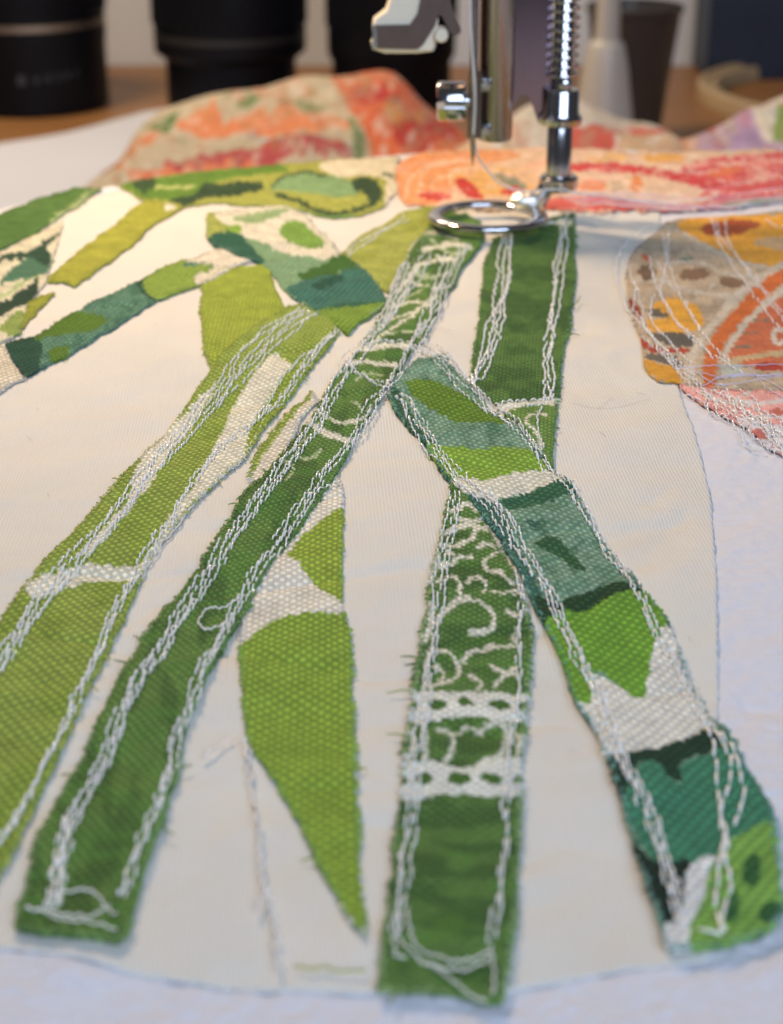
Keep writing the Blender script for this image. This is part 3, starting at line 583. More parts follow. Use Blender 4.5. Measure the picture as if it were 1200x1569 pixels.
# ---- floral patches at the right
z7 = lambda pts: Zm(880, 280, 3.566, pts)
R = piece('applique_patch', [(963,402),(975,380),(1010,350),(1040,334),(1200,328),(1329,326),(1329,610),(1200,600),(1062,592),(1040,586),(1010,582),(989,566),(985,530),(972,490),(962,440)], (192,174,148),
  [('n', (160,144,122), 22, 8, .05, .6),
   ('p', z7([(560,240),(620,185),(800,175),(1141,185),(1500,190),(1500,480),(1141,450),(920,425),(780,370),(640,290)]), (226,164,56)), ('p', z7([(690,260),(760,215),(900,205),(1000,215),(1000,255),(900,280),(780,290)]), (176,84,40)), ('p', z7([(980,330),(1100,310),(1250,330),(1250,365),(1050,360)]), (190,160,120)),
   ('l', z7([(555,240),(640,303),(780,383),(920,438),(1141,462),(1400,480)]), 5, (200,190,172)), ('l', z7([(320,520),(480,520),(560,560),(700,600),(860,615)]), 6, (196,188,172)), ('l', z7([(540,430),(700,440),(800,490),(900,510),(1000,510)]), 5, (196,188,172)), ('l', z7([(740,580),(780,510)]), 4, (196,188,172)),
   ('e', 880+660/3.566, 280+500/3.566, 24, 9, 0, (134,108,84)), ('e', 880+860/3.566, 280+545/3.566, 20, 8, 5, (134,108,84)), ('e', 880+400/3.566, 280+470/3.566, 14, 12, 0, (120,98,76)), ('e', 880+390/3.566, 280+400/3.566, 6, 4, 0, (196,110,70)), ('e', 880+615/3.566, 280+415/3.566, 9, 4, 0, (96,130,110)),
   ('p', z7([(440,640),(520,620),(640,640),(710,720),(690,800),(560,820),(420,800),(400,740),(520,730),(460,690)]), (222,166,60)), ('p', z7([(300,620),(350,640),(380,740),(330,700)]), (150,70,40)), ('p', z7([(420,680),(500,700),(520,730),(430,715)]), (104,98,84)),
   ('p', z7([(420,830),(560,820),(650,830),(640,900),(500,880)]), (98,92,82)), ('p', z7([(360,845),(430,890),(560,905),(630,915),(600,930),(450,920),(365,895)]), (176,70,46)), ('p', z7([(390,930),(480,930),(600,980),(560,1000),(430,970)]), (108,100,88)), ('p', z7([(375,955),(450,985),(540,1010),(600,1090),(520,1090),(410,1050)]), (214,156,52)),
   ('p', z7([(830,960),(900,840),(960,760),(1060,660),(1141,610),(1600,560),(1600,1100),(1000,1000)]), (200,112,74)),
   ('l', z7([(640,1060),(650,940),(720,820),(780,740),(850,650),(960,560),(1060,490),(1141,450),(1300,400)]), 12, (202,192,174)), ('l', z7([(735,1090),(745,960),(790,860),(850,770),(930,680),(1030,580),(1141,510),(1300,450)]), 21, (208,112,52)), ('l', z7([(820,960),(850,880),(900,800),(960,730),(1050,640),(1141,580),(1300,520)]), 9, (204,194,176)),
   ('l', z7([(990,740),(1060,730)]), 4, (130,120,100)), ('l', z7([(930,810),(1000,800)]), 4, (130,120,100)), ('l', z7([(880,890),(970,885)]), 4, (130,120,100)), ('l', z7([(1130,780),(1090,800),(1110,860),(1160,850)]), 8, (206,196,180)),
   ('l', z7([(850,975),(1000,940),(1141,925),(1300,920)]), 9, (190,170,130)), ('e', 880+1060/3.566, 280+1010/3.566, 22, 8, 0, (172,66,46)), ('p', z7([(800,1000),(900,1000),(930,1060),(820,1060)]), (180,186,176))],
  .45, M_quilting, quilt, ang=.1, warp=1.6, fray=.3, jag=.6, sm=3, label='orange and gold medallion print patch at the right edge')
S = piece('applique_patch', [(1040,588),(1062,592),(1200,600),(1329,610),(1329,760),(1240,720),(1200,698),(1170,682),(1130,652),(1080,622)], (232,170,160),
  [('l', [(1075,600),(1110,615),(1160,618),(1200,612)], 7, (214,206,204)), ('l', [(1150,600),(1130,612),(1165,632)], 6, (210,200,196)), ('l', [(1200,640),(1170,640),(1165,655),(1190,662)], 8, (218,212,214)), ('p', [(1130,650),(1150,640),(1170,655),(1210,660),(1240,690),(1180,690)], (218,212,214)), ('e', 1192, 632, 14, 6, 10, (200,110,96)), ('e', 1160, 670, 14, 7, 10, (204,120,108))],
  .40, M_quilting, quilt, ang=.4, warp=1.6, fray=.8, frayc=(210,140,130), label='coral pink print patch below the medallion at the right edge')
T = piece('applique_patch', [(605,262),(620,246),(645,236),(720,230),(800,226),(900,230),(1040,234),(1200,228),(1329,224),(1329,300),(1200,310),(1100,318),(1000,323),(880,323),(840,319),(700,317),(640,312),(612,302)], (222,190,160),
  [('p', [(605,262),(640,236),(760,231),(800,240),(740,252),(690,262),(700,290),(660,312),(612,302)], (226,156,104)), ('p', [(690,265),(740,255),(800,262),(820,292),(760,300),(720,300)], (224,178,112)), ('l', [(640,300),(650,262),(690,248),(740,246)], 4, (226,190,160)), ('l', [(700,300),(690,275),(710,258),(760,255)], 4, (230,200,170)),
   ('e', 665,298,24,7,4,(206,70,62)), ('p', [(698,276),(715,275),(738,296),(735,304),(712,298)], (204,66,58)), ('p', [(770,290),(800,288),(795,302),(776,298)], (204,72,62)), ('p', [(750,263),(775,265),(812,284),(790,288),(765,276)], (140,146,124)),
   ('p', [(790,255),(840,248),(840,285),(800,280)], (226,188,150)), ('p', [(865,256),(900,250),(980,253),(1060,268),(1115,284),(1100,292),(1040,280),(970,266),(880,264)], (206,70,70)), ('e', 908,286,21,10,3,(226,140,88)), ('e', 975,284,10,14,0,(224,142,84)), ('e', 945,288,12,10,0,(196,172,144)),
   ('e', 1020,243,32,7,0,(226,170,86)), ('e', 930,242,30,6,0,(224,180,120)), ('p', [(835,306),(930,304),(1000,316),(1100,306),(1329,280),(1329,304),(1100,318),(1000,324),(840,320)], (212,104,96)),
   ('p', [(1040,262),(1070,248),(1130,240),(1329,226),(1329,285),(1200,298),(1110,306),(1070,296),(1110,284)], (212,92,92)), ('l', [(1030,262),(1080,262),(1140,246)], 5, (226,176,164)), ('e', 1110,262,26,7,-6,(222,120,82)), ('l', [(1140,262),(1180,252),(1160,244)], 3, (230,160,140)), ('l', [(1060,285),(1120,296),(1200,290)], 3, (230,180,176)), ('p', [(1110,310),(1200,302),(1200,309),(1120,316)], (98,130,74)),
   ('l', [(880,300),(960,300),(1040,306),(1100,296)], 4, (222,200,190)), ('n', (232,176,160), 34, 10, .2, .45), ('n', (236,214,190), 26, 8, .27, .5), ('l', [(622,300),(632,268),(668,250),(720,244)], 3, (236,196,170)), ('l', [(660,285),(690,268),(740,262),(790,268)], 3, (238,206,176)), ('l', [(890,276),(930,272),(960,280),(985,298)], 3, (236,200,180)), ('l', [(1050,256),(1100,250),(1150,254),(1180,268),(1150,280),(1100,276)], 3, (236,178,164))], .40, M_quilting, quilt, ang=.05, warp=1.9, fray=1.2, jag=1.6, sm=3, wscale=10., label='red and orange floral print band behind the metal ring')
for pth in ([(450,225),(340,270),(270,340),(235,430),(230,510),(270,610),(310,700),(370,780),(440,860),(520,930),(600,1010),(690,1110),(780,1200),(900,1290),(1000,1350)], [(300,430),(310,520),(330,570),(320,680),(400,800),(470,920),(600,1080),(740,1190),(900,1310)], [(410,400),(440,540),(480,620),(590,790),(690,900),(850,1000),(930,1050)], [(450,420),(520,560),(600,640),(660,760),(740,880),(850,980)], [(520,250),(510,380),(540,500),(600,640),(690,810)], [(480,280),(500,430),(480,600),(600,800),(760,960)], [(440,600),(415,740),(510,860),(640,1000)], [(330,520),(380,680),(390,790),(540,980),(640,1060)], [(745,195),(760,260),(850,440),(950,570),(1080,720),(1180,830)], [(780,200),(790,290),(880,400),(1000,540),(1180,720)], [(820,200),(850,340),(960,500),(1060,620),(1180,780)], [(1040,200),(1100,250),(1180,270)], [(370,845),(470,930),(600,1060),(760,1180),(980,1340)]):
    stitch(z7(pth), R, .47, 1, 0, 1.25, .085, wob=.35)
for q in range(9):
    a0 = 620+RNG.uniform(-40, 500); b0 = 1080+RNG.uniform(0, 120)
    stitch(z7([(a0,b0),(a0+90,b0+70+RNG.uniform(-30,40)),(a0+190,b0+150),(a0+260+RNG.uniform(-60,60),b0+230),(a0+420,b0+330)]), S, .42, 1, 0, 1.1, .08, wob=1.6)
for q, pth in enumerate(([(545,1020),(700,1010),(900,1000),(1180,990)], [(680,1050),(800,1070),(940,1060),(1180,1045)], [(640,1030),(780,1100),(1000,1080),(1180,1060)], [(800,1060),(950,1050),(1050,1090),(1180,1160)], [(700,1110),(830,1060),(1180,1055)], [(950,1010),(1060,1130),(1180,1180)])):
    strand(z7(pth), .5, .11, .3, M_lav, R, 'stitch_line')
for q, (ya, yb, yc, yd) in enumerate(((302,310,306,292),(298,305,314,300),(306,316,318,306),(310,318,312,298),(296,300,300,280),(312,321,316,309),(308,314,322,312),(314,319,309,302))):
    strand([(850+q*6,ya),(940,(ya+yb)/2),(1000+9*q,yb),(1100,yc),(1260,yd)], .5, .12, .5, M_loose if q % 2 else M_lav, T, 'stitch_line')

# ---- far folds of the quilt falling to the table behind
def fold(name, contour, base, ops, x0, x1, Yb, Yc, label, hump=1.0):
    cols = np.arange(x0, x1+1, 3.0); ts = np.linspace(0, 1, 60); ct = smooth(contour, False, 5); o_ = np.argsort(ct[:,0]); ct = ct[o_]
    yc = np.interp(cols, ct[:,0], ct[:,1]); yb = np.interp(cols, ridge[:,0], ridge[:,1])+26; yb = np.maximum(yb, yc+4)
    X, T_ = np.meshgrid(cols, ts); PY = yb+(yc-yb)*T_; YY = Yb+(Yc-Yb)*T_**1.25
    W = atY(X, PY, YY); W[...,2] += 7*fbm(W[...,0]/28+x0, W[...,1]/40, 4)*np.clip(T_*4, 0, 1)*np.clip((1.25-T_)*2, 0, 1); W[...,2] = np.maximum(W[...,2], -93.5)
    back = []
    for dy, dz in ((4,-.4),(9,-2),(16,-7),(24,-16),(34,-34),(46,-60)):
        q = W[-1:].copy(); q[...,1] += dy; q[...,2] = np.maximum(q[...,2]+dz, -93.5-.1); back.append(q)
    PX = np.concatenate([X]+[X[-1:]]*6); PYY = np.concatenate([PY]+[PY[-1:]]*6); W = np.concatenate([W]+back)
    ny, nx = W.shape[:2]; idx = np.arange(nx*ny).reshape(ny, nx)
    F = np.stack([idx[:-1,:-1], idx[:-1,1:], idx[1:,1:], idx[1:,:-1]], -1).reshape(-1, 4); V = W.reshape(-1, 3)
    return mesh_obj(name, V, F, M_far, quilt, cols=paint(PX.ravel(), PYY.ravel(), base, list(ops)+[('n', (196,176,140), 30, 14, .1, .35), ('n', (206,112,72), 26, 12, .2, .45), ('n', (150,150,100), 20, 9, .26, .4), ('n', (236,222,200), 15, 8, .24, .5)], 7., 16.), weave=V[:, [0,1]], label=label)
fold('quilt_fold', [(118,300),(150,264),(185,237),(212,192),(250,165),(320,148),(400,135),(500,122),(590,116),(622,132),(652,165),(700,205),(735,240)], (204,186,156),
  [('p', [(270,192),(300,170),(330,150),(345,185),(380,170),(420,165),(500,178),(545,200),(480,198),(420,202),(360,200),(300,208)], (232,142,92)), ('p', [(220,195),(275,163),(268,190),(240,200)], (104,132,74)), ('p', [(350,152),(400,143),(395,154),(365,158)], (110,138,84)), ('p', [(425,150),(490,160),(485,168),(440,164)], (110,136,84)),
   ('p', [(120,296),(200,225),(245,202),(225,232),(165,280)], (222,142,96)), ('p', [(135,268),(175,238),(185,245),(150,272)], (140,86,50)), ('p', [(245,262),(330,242),(420,232),(560,228),(560,238),(500,242),(330,262)], (190,82,80)), ('p', [(200,272),(320,258),(430,256),(430,262),(220,282)], (226,130,90)),
   ('p', [(512,118),(600,113),(640,150),(705,205),(740,250),(600,250),(560,205),(530,160)], (222,110,66)), ('p', [(545,140),(590,135),(620,165),(590,180),(560,170)], (196,56,44)), ('p', [(600,190),(660,180),(700,215),(640,222)], (202,62,48)), ('p', [(590,180),(625,168),(650,182),(610,195)], (230,150,80)), ('p', [(530,185),(545,190),(570,235),(550,235)], (120,140,90)), ('p', [(440,205),(470,200),(490,222),(450,225)], (176,140,90)), ('e', 400,208,24,8,0,(190,190,190))],
  118, 735, 440, 610, 'far fold of the quilt with blurred orange and red flowers')
fold('quilt_fold', [(690,240),(745,208),(795,170),(850,148),(905,158),(960,186),(1000,190),(1028,205),(1046,222),(1080,205),(1120,185),(1160,165),(1200,146),(1290,128),(1420,140)], (226,216,200),
  [('p', [(862,202),(920,196),(1022,193),(1028,208),(980,214),(880,226),(862,216)], (224,104,84)), ('p', [(870,232),(960,222),(1040,224),(1040,262),(870,262)], (220,180,140)), ('p', [(1036,230),(1070,206),(1105,192),(1092,215),(1072,236)], (200,104,96)), ('p', [(1084,218),(1112,199),(1160,194),(1210,204),(1240,250),(1076,250)], (192,158,190)), ('p', [(1118,182),(1150,170),(1164,184),(1132,193)], (212,110,96)), ('p', [(1186,172),(1240,155),(1250,200),(1195,198)], (140,166,80)), ('e', 1110,178,16,5,-20,(150,166,130)), ('p', [(700,235),(790,228),(860,226),(860,262),(700,262)], (226,190,150))],
  690, 1420, 400, 560, 'far fold of the quilt with lavender and coral print at the right')
# white batting trailing on the table, left
cols = np.linspace(-420, 330, 80); rows = np.linspace(0, 1, 40); X, T_ = np.meshgrid(cols, rows)
yt = np.interp(X, [-420,0,100,220,330], [330,222,203,168,150]); yb = 345
W = at(X, yt+(yb-yt)*T_, -93.0); W[...,2] += 2.2*(fbm(W[...,0]/60, W[...,1]/60, 3)+.4); W[0,:,2] = -94.6
idx = np.arange(X.size).reshape(X.shape); F = np.stack([idx[:-1,:-1], idx[1:,:-1], idx[1:,1:], idx[:-1,1:]], -1).reshape(-1, 4); V = W.reshape(-1, 3)
mesh_obj('trailing_batting', V, F, M_felt, quilt, weave=V[:, :2], label='white batting edge lying on the wooden table at the left')

# ================================================================== SEWING MACHINE
RC = at(747, 332, 1.9); Y0 = RC[1]           # needle plane
PPM = FPX/(Y0*CP+(CAMH-5)*SP)                # photo pixels per mm there
P_ = lambda px, py, Y=None: atY(px, py, Y0 if Y is None else Y)
mach = empty('sewing_machine', (0, Y0, -95), label='sewing machine with steel needle bar, needle and ivory threader over the quilt', cat='sewing machine')
mb = MB(); mb.box((-170, 30, -94.8), (170, 262, -2.6), 2); mb.build('machine_bed', plain('machine_enamel', (.6,.6,.58), .3, 20, .04), mach)
def circ(r, n=24, ph=0): return [(r*math.cos(2*math.pi*i/n+ph), r*math.sin(2*math.pi*i/n+ph)) for i in range(n)]
bxr = 26.5/PPM; bc = P_(759, 225)
nb = MB(); z0 = bc[2]+.6
nb.lathe([(0,z0),(bxr*.72,z0),(bxr*.93,z0+.22),(bxr,z0+.7),(bxr,z0+60),(0,z0+60)], (bc[0], Y0+2.0, 0), 48); NB = nb.build('needle_bar', M_steel, mach)
# clamp block at the left of the bar, holding the needle
a0, a1 = P_(716, 222), P_(738, 112)
cb = MB(); cb.prism([(a0[0], Y0-.9), (a1[0], Y0-1.2), (a1[0]+.4, Y0+2.6), (a0[0]+.5, Y0+2.6)], a0[2]+1.2, a1[2]+.3, 'z', .18); cb.build('needle_clamp', M_dull, NB)
gv = MB(); g0, g1 = P_(720, 215), P_(733, -150); gv.box((g0[0], Y0-.75, g0[2]+8), (g1[0], Y0+1.6, g1[2]), .12); gv.build('needle_guide_plate', M_dull, NB)
for (px, py) in ((742,129),(742,199)):
    c = P_(px, py); b = MB(); rr = 9.5/PPM
    b.lathe([(0,-1.15),(rr*.55,-1.15),(rr*.68,-1.0),(rr*.75,-.75),(rr,-.7),(rr*1.02,-.3),(rr*1.02,.6)], (c[0], Y0-.2, c[2]), 32, 'y'); b.build('clamp_pin', M_chrome, NB)
# clamp screw with a slot, lying left to right
c = P_(693, 156); rr = 30/PPM*.98; sc = MB()
for sgn in (1, -1):
    n = 18; poly = []
    for i in range(n+1):
        t = math.radians(-90+12+(156*i/n)); poly.append((rr*math.sin(t), rr*math.cos(t)*sgn))
    arc = [(y, z) for y, z in poly if abs(z) > .32]
    pr = [(Y0+.4+y, c[2]+z) for y, z in arc]
    sc.prism(pr, c[0]-2.35, c[0]+2.1, 'x', .35)
sc.lathe([(0,-1.2),(rr*.86,-1.2),(rr*.86,2.0),(rr*.45,2.02),(rr*.45,4.2),(0,4.2)], (c[0], Y0+.4, c[2]), 32, 'x'); sc.build('clamp_screw', M_chrome, NB)
# needle
n0, n1 = P_(728.5, -160), P_(723.6, 253); tt = np.linspace(0, 1, 40); NP = n0+(n1-n0)*tt[:, None]; NP[:,1] = Y0-1.6
rad = np.where(tt < .66, .62, np.where(tt < .70, .62-(tt-.66)/.04*.18, .44)); rad = np.where(tt > .93, .44*(1-tt)/.07+.02, rad)
nd = MB(); nd.tube(NP, rad, 16); nd.build('needle', M_steel, NB)
# threader
th = empty('needle_threader', (0, 0, 0)); th.parent = mach
pts = [(568,38),(572,30),(592,18),(605,-60),(665,-60),(640,0),(633,32),(600,36),(575,36)]
def pr(pts, Ya, Yb, bev=.25):
    m = MB(); q = np.array([P_(a, b)[[0,2]] for a, b in pts]); m.prism(q, Ya, Yb, 'y', bev); return m
pr([(570,42),(572,30),(590,16),(600,-10),(604,-120),(680,-120),(664,0),(672,30),(668,70),(664,79),(640,82),(590,82),(571,76),(568,66),(572,58)], Y0-.2, Y0+3.2, .45).build('threader_body', M_ivory, th)
pr([(571,38),(628,37),(640,20),(652,-40),(676,-60),(694,14),(706,42),(706,50),(698,54),(690,50),(678,24),(672,22),(666,40),(648,68),(640,74),(574,73)], Y0-.75, Y0-.25, .05).build('threader_plate', M_dull, th)
pr([(571,37),(578,37),(578,74),(571,72)], Y0-.95, Y0-.76, .03).build('plate_lip', M_chrome, th)
c = P_(676, 53); b = MB(); b.lathe([(0,-1.2),(.9,-1.2),(1.1,-.9),(1.1,1.8),(0,1.8)], (c[0], Y0, c[2]), 20, 'y'); b.build('threader_peg', M_ivory, th)

# ================================================================== FREE-MOTION FOOT
foot = empty('presser_foot', tuple(RC), label='chrome free-motion presser foot with oval ring, spring and rod right of the needle', cat='presser foot', )
YF = Y0+6.5; fp = lambda px, py: atY(px, py, YF)
FPM = FPX/(YF*CP+(CAMH-8)*SP)
rx = 81/PPM; ring = MB(); na, k = 96, 14; V = []; F = []
for i in range(na):
    t = 2*math.pi*i/na; cx, cy = RC[0]+rx*math.cos(t), RC[1]+rx*.98*math.sin(t)
    for j in range(k):
        u = 2*math.pi*j/k; rw = 1.12*(1+.16*(math.cos(t) > .55)); cu, su = math.cos(u), math.sin(u)
        q = rw*np.sign(cu)*abs(cu)**.8; V.append((cx+q*math.cos(t), cy+q*math.sin(t), RC[2]+.66*np.sign(su)*abs(su)**.8))
F = [[i*k+j, ((i+1) % na)*k+j, ((i+1) % na)*k+(j+1) % k, i*k+(j+1) % k] for i in range(na) for j in range(k)]
ring.add(V, F); ring.build('foot_ring', M_chrome, foot)
zc = lambda py: fp(860, py)[2]
rc = fp(857, 230)
xr = rc[0]; R_ = lambda w: w/2./FPM
rod = MB(); rod.lathe([(0,zc(284)),(R_(38),zc(284)),(R_(38),zc(176)),(R_(30),zc(170)),(R_(30),zc(0)+45),(0,zc(0)+45)], (xr, YF, 0), 40); rod.build('foot_rod', M_chrome, foot)
col_ = MB(); z1, z2, z3, z4 = zc(192), zc(178), zc(172), zc(136)
col_.lathe([(0,z1),(R_(50),z1),(R_(64),z1+.35),(R_(66),z2-.3),(R_(62),z2),(R_(54),z3),(R_(54),z4-.3),(R_(50),z4),(0,z4)], (xr, YF, 0), 40); col_.build('foot_collar', M_chrome, foot)
kn = MB(); c = fp(863, 126); kn.lathe([(0,-3.2),(.55,-3.2),(.95,-2.9),(1.05,-2.4),(.95,-2.0),(.7,-1.8),(.7,0)], (c[0], YF, c[2]), 24, 'y'); kn.build('collar_pin', M_chrome, foot)
sp_ = MB(); zs0, zs1 = zc(114), zc(0)+42; pit = 13.2/FPM/math.cos(math.radians(14)); nt = (zs1-zs0)/pit; q = np.linspace(0, nt*2*math.pi, int(nt*28))
zz = zs0+np.maximum(0, q/(2*math.pi)-.8)*pit
sp_.tube(np.stack([xr+R_(43)*np.cos(q), YF+R_(43)*np.sin(q), zz], 1), .27, 8); sp_.build('foot_spring', M_chrome, foot)
fl = MB(); z5, z6 = zc(290), zc(268)
fl.lathe([(0,z5),(R_(52),z5),(R_(60),z5+.4),(R_(60),z6-.5),(R_(52),z6),(0,z6)], (xr+.1, YF, 0), 40); fl.build('foot_flange', M_chrome, foot)
# arm from the flange down to the ring, with an added pale lump for the lamp's highlight on the metal
A = at(826, 318, 2.2); Bp = np.array([xr-.6, YF, z5+.5])
arm = MB(); ap = smooth([Bp+[.8,.6,.2], Bp+[-1.0,-.8,.1], (Bp+A)/2+[-.6,.2,.5], A+[-.2,.6,.2]], False, 8); arm.tube(ap, np.linspace(1.5, 1.25, len(ap)), 14); arm.build('foot_arm', M_chrome, foot)
wl = MB(); wc = at(808, 306, 3.6); n, kk = 10, 18; V = []; F = []
for i in range(n+1):
    for j in range(kk):
        f = math.pi*i/n; t = 2*math.pi*j/kk; s = 1+.22*vnoise(np.array(3*math.cos(t)+i*.6+4), np.array(3*math.sin(t)+9.))
        V.append((wc[0]+2.9*s*math.sin(f)*math.cos(t), wc[1]+2.0*s*math.sin(f)*math.sin(t), wc[2]-.1+1.5*s*math.cos(f)))
F = [[i*kk+j, i*kk+(j+1) % kk, (i+1)*kk+(j+1) % kk, (i+1)*kk+j] for i in range(n) for j in range(kk)]
wl.add(V, F); wl.build('highlight_lump', M_highlight, foot)
# bracket plate with an arch between needle bar and rod
Yp = YF+1.6; q_ = lambda a, b: atY(a, b, Yp)[[0,2]]
out = [(778,-120),(846,-120),(846,188),(836,190),(824,186),(818,168),(812,150),(804,143),(796,146),(788,160),(780,176),(774,190),(768,190),(768,100)]
bp = MB(); bp.prism([q_(a, b) for a, b in out], Yp-.7, Yp+.7, 'y', 0); bp.build('foot_bracket', M_plate, foot)

# ================================================================== LOOSE THREADS
def thread3(pts, r, label, mat=None):
    return MB().tube(smooth(pts, False, 8), r, 6).build('sewing_thread', mat or M_loose, label=label, cat='thread')
thread3([P_(721,-160,Y0-2.2), P_(721,0,Y0-2.4), P_(723,70,Y0-2.5), P_(728,140,Y0-2.4), P_(727,190,Y0-2.2), P_(726,205,Y0-1.9), P_(732,238,Y0-.5), P_(745,258,Y0+2), P_(765,280,Y0+3), P_(800,293,Y0+3), P_(850,290,Y0+1.2), P_(900,298,Y0+6), P_(960,306,Y0+14), P_(1040,311,Y0+14)], .15, 'fine white thread running down the needle and away to the right')
strand([(1290,246),(1200,262),(1130,282),(1060,293),(980,300),(920,310)], .8, .09, .6, label='white thread tail trailing across the red floral print at the right', cat='thread')
strand([(374,1140),(380,1180),(392,1240),(398,1300),(402,1345),(412,1390),(422,1430),(428,1490)], .4, .24, .3, label='frayed white thread lying below the lime leaf scrap', cat='thread')
strand([(392,1405),(402,1385),(408,1370)], .4, .18, .3, label='short white thread end branching beside the frayed thread', cat='thread')
strand([(312,1168),(330,1152),(356,1134)], .35, .15, .35, label='short white thread snippet between dark green strip and lime leaf', cat='thread')
strand([(655,500),(672,505),(692,512)], .35, .08, .3, label='short white thread snippet right of the dark green strip', cat='thread')
strand([(372,1086),(384,1150),(398,1290),(424,1470)][1:], .2, .2, .05, M_cream, quilt, 'panel_crease')
strand([(876,466),(884,458),(889,450)], .5, .12, .5, plain('green_fibre', (.08,.16,.05), .8), label='dark green fibre sticking out of the wide green strip', cat='thread')
k = plain('dark_lint', (.30,.27,.24), .9)
for q, pth in enumerate(([(875,620),(910,627),(950,625),(995,612)], [(915,628),(925,622),(940,612)], [(975,602),(990,604)], [(920,668),(928,676)], [(72,757),(76,764)], [(40,664),(50,670)], [(55,623),(60,625)], [(235,500),(240,505)], [(640,1140),(646,1146)], [(870,1158),(880,1152)], [(1055,975),(1062,980)])):
    strand(pth, .17, .022, .03, k, quilt, 'lint')
def bigger(path, label, r=.1): strand(path, .35, r, .3, label=label, cat='thread')
strand([(452,1486),(480,1491),(500,1489),(530,1494),(562,1492)], .3, .13, .12, plain('lime_fibre', (.36,.42,.12), .85), label='lime green fibre lying near the lower edge of the cream panel', cat='thread')
strand([(700,1262),(0,0)][:1]+[(748,1365),(760,1345),(775,1340),(793,1338)][0:], .6, .07, .3, plain('pale_green_fibre', (.45,.5,.25), .85), G, 'loose_fibre') if False else None

# ================================================================== BACKGROUND THINGS
def lens(cx, Y, px_r, label, steps, ring_py, marks, rm=None):
    c = atY(cx, 60, Y); d = Y*CP+(CAMH-c[2])*SP; mm = d/FPX; R0 = px_r*mm; x = c[0]
    root = empty('camera_lens', (x, Y, -95), label=label, cat='camera lens', group='camera lenses standing on the table')
    zr = atY(cx, ring_py, Y-R0)[2]
    b = MB(); prof = [(0,-94.9),(R0*steps-1.5,-94.9),(R0*steps,-93.5),(R0*steps,zr-12),(R0,zr-8),(R0,zr-2),(R0*.985,zr-1.6),(R0*.985,zr+1.6),(R0,zr+2),(R0,10),(R0*.95,14),(R0*.95,22),(R0*.8,22),(R0*.78,16),(0,16)]
    b.lathe(prof, (x, Y, 0), 64); b.build('barrel', M_black, root)
    g = MB(); V = []; 
    for i in range(64):
        t = 2*math.pi*i/64; ux, uy = math.cos(t), math.sin(t); w = .9
        p = [(x+ux*R0*.995-uy*w, Y+uy*R0*.995+ux*w), (x+ux*R0*.995+uy*w, Y+uy*R0*.995-ux*w), (x+ux*(R0+.9)+uy*w*.7, Y+uy*(R0+.9)-ux*w*.7), (x+ux*(R0+.9)-uy*w*.7, Y+uy*(R0+.9)+ux*w*.7)]
        g.prism(p[::-1], zr+6, 2, 'z')
    g.build('grip_ribs', M_rubber, root, kind='stuff')
    s = MB(); s.lathe([(R0*.986,zr-1.5),(R0*1.004,zr-1.4),(R0*1.004,zr+1.4),(R0*.986,zr+1.5)], (x, Y, 0), 64); s.build('metal_ring', rm or M_silver, root)
    for (dx, py, w, hh) in marks:
        ang = math.asin(max(-.98, min(.98, (dx*mm)/(R0*steps)))); zz = atY(cx, py, Y-R0)[2]
        m = MB(); rr = R0*steps+.05; dth = w*mm/rr; V = []
        for a_ in (ang-dth, ang, ang+dth):
            for z_ in (zz-hh*mm, zz+hh*mm): V.append((x+rr*math.sin(a_), Y-rr*math.cos(a_), z_))
        m.add(V, [[0,2,3,1],[2,4,5,3]]); m.build('engraved_mark', M_mark, root)
    return root
lens(46, 890, 116, 'black camera lens with silver band at the left edge of the table', .985, 46, [(6,124,6,7),(28,124,3,5),(44,122,3,5),(58,121,2,6),(70,120,3,5),(82,118,2,5)])
lens(353, 880, 116, 'black camera lens with stepped-in base second from the left', .86, 68, [], M_grey)
lens(600, 872, 98, 'black camera lens behind the threader, rightmost of the three', .93, 70, [], M_black)
# glue bottle
c = atY(928, 100, 700); mm = (700*CP+130*SP)/FPX; bot = empty('nozzle_bottle', (c[0], 700, -95), label='small white bottle with long tapered nozzle behind the presser foot', cat='bottle')
zt = lambda py: atY(928, py, 700)[2]
b = MB(); b.lathe([(0,-94.8),(19,-94.8),(20,-93),(20,zt(205)-3),(18,zt(200)),(47*mm,zt(190)),(0,zt(190))], (c[0], 700, 0), 40); b.build('bottle_body', M_bottle, bot)
b = MB(); b.lathe([(46*mm,zt(190)+.1),(44*mm,zt(170)),(34*mm,zt(100)),(28*mm,zt(72)),(26*mm,zt(66)),(19*mm,zt(60)),(17*mm,zt(0)),(11*mm,zt(-90)),(0,zt(-92))], (c[0], 700, 0), 40); b.build('nozzle', M_bottle, bot)
# smoked tumbler
c = atY(968, 100, 800); mm = (800*CP+150*SP)/FPX; zt = lambda py: atY(968, py, 800)[2]
tb = empty('tumbler', (c[0], 800, -95), label='smoky grey tapered plastic tumbler behind the white nozzle bottle', cat='tumbler')
b = MB(); b.lathe([(0,-94.8),(46*mm,-94.8),(50*mm,zt(190)),(70*mm,zt(14)),(72*mm,zt(8)),(67*mm,zt(6)),(66*mm,zt(14)),(46*mm,zt(190)),(42*mm,-92),(0,-92)], (c[0], 800, 0), 48); b.build('tumbler_wall', M_smoke, tb)
b = MB(); b.lathe([(70*mm,zt(18)),(73.5*mm,zt(15)),(74*mm,zt(10)),(71*mm,zt(6)),(67*mm,zt(8))], (c[0], 800, 0), 48); b.build('tumbler_rim', M_smoke, tb)
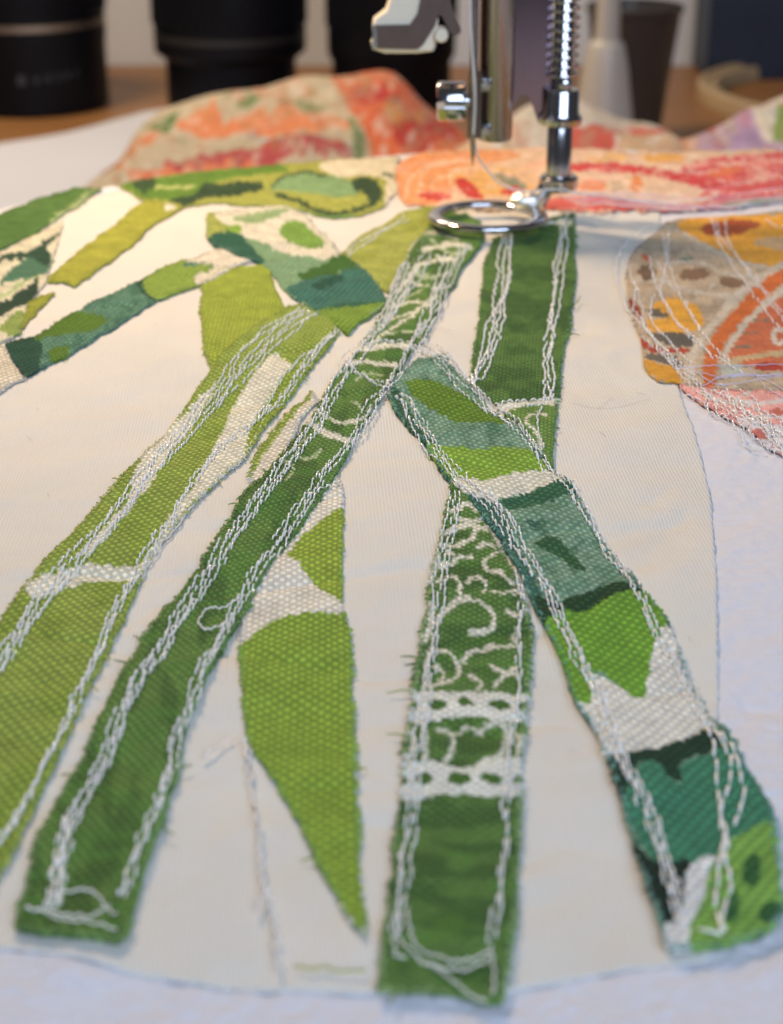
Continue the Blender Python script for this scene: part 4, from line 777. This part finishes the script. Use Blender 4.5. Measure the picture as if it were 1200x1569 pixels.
# navy box
a0, a1 = atY(1072, 100, 985), atY(1330, 100, 985)
nbx = empty('navy_box', (a0[0], 985, -95), label='dark navy box standing against the wall at the upper right', cat='box')
b = MB(); b.box((a0[0], 965, -94.8), (a1[0], 1010, 60), 2); b.build('box_body', M_navy, nbx)
b = MB(); b.box((a0[0]-1.2, 963, 40), (a1[0]+1.2, 1012, 66), 2); b.build('box_lid', M_navy, nbx)
# embroidery hoop lying on the table
hc = at(1345, 142, -90); hp = empty('embroidery_hoop', (hc[0], hc[1], -95), label='pale wooden embroidery hoop lying on the table at the right edge', cat='embroidery hoop')
d = hc[1]*CP+160*SP; Rr = 272*d/FPX
for nm, r0, r1, zt_ in (('outer_hoop', Rr-4.5, Rr, -86), ('inner_hoop', Rr-10, Rr-5, -87.5)):
    b = MB(); b.lathe([(r0,-94.8),(r1,-94.8),(r1+.3,-93),(r1+.3,zt_-1),(r1-.6,zt_),(r0+.6,zt_),(r0,zt_-1)], (hc[0], hc[1], 0), 128, close=True); b.build(nm, M_hoop, hp)
b = MB(); b.lathe([(0,-9),(2.2,-9),(2.2,9),(0,9)], (hc[0]+Rr*.7, hc[1]-Rr*.72, -88), 16, 'x'); b.build('tightening_screw', M_brass, hp)

# ================================================================== stitches pull the cloth down
for nm, pts in PUN.items():
    o = bpy.data.objects[nm]; me = o.data; nv = len(me.vertices); co = np.empty(nv*3, np.float32); me.vertices.foreach_get('co', co); co = co.reshape(-1, 3)
    off = np.zeros(3); q = o.parent
    while q is not None: off += np.array(q.location); q = q.parent
    wx = (co+off)/MM
    pa = np.array(pts); g = {}
    for i, (a_, b_) in enumerate(np.floor(wx[:, :2]/1.0).astype(int).tolist()): g.setdefault((a_, b_), []).append(i)
    g = {k_: np.array(v_) for k_, v_ in g.items()}; dz = np.zeros(nv)
    for x_, y_, d_ in pts:
        a_, b_ = int(math.floor(x_)), int(math.floor(y_))
        for u_ in (-1, 0, 1):
            for v_ in (-1, 0, 1):
                ix = g.get((a_+u_, b_+v_))
                if ix is None: continue
                d2 = (wx[ix, 0]-x_)**2+(wx[ix, 1]-y_)**2
                dz[ix] = np.maximum(dz[ix], d_*np.exp(-d2/.16))
    co[:, 2] -= dz*MM; me.vertices.foreach_set('co', co.ravel()); me.update()
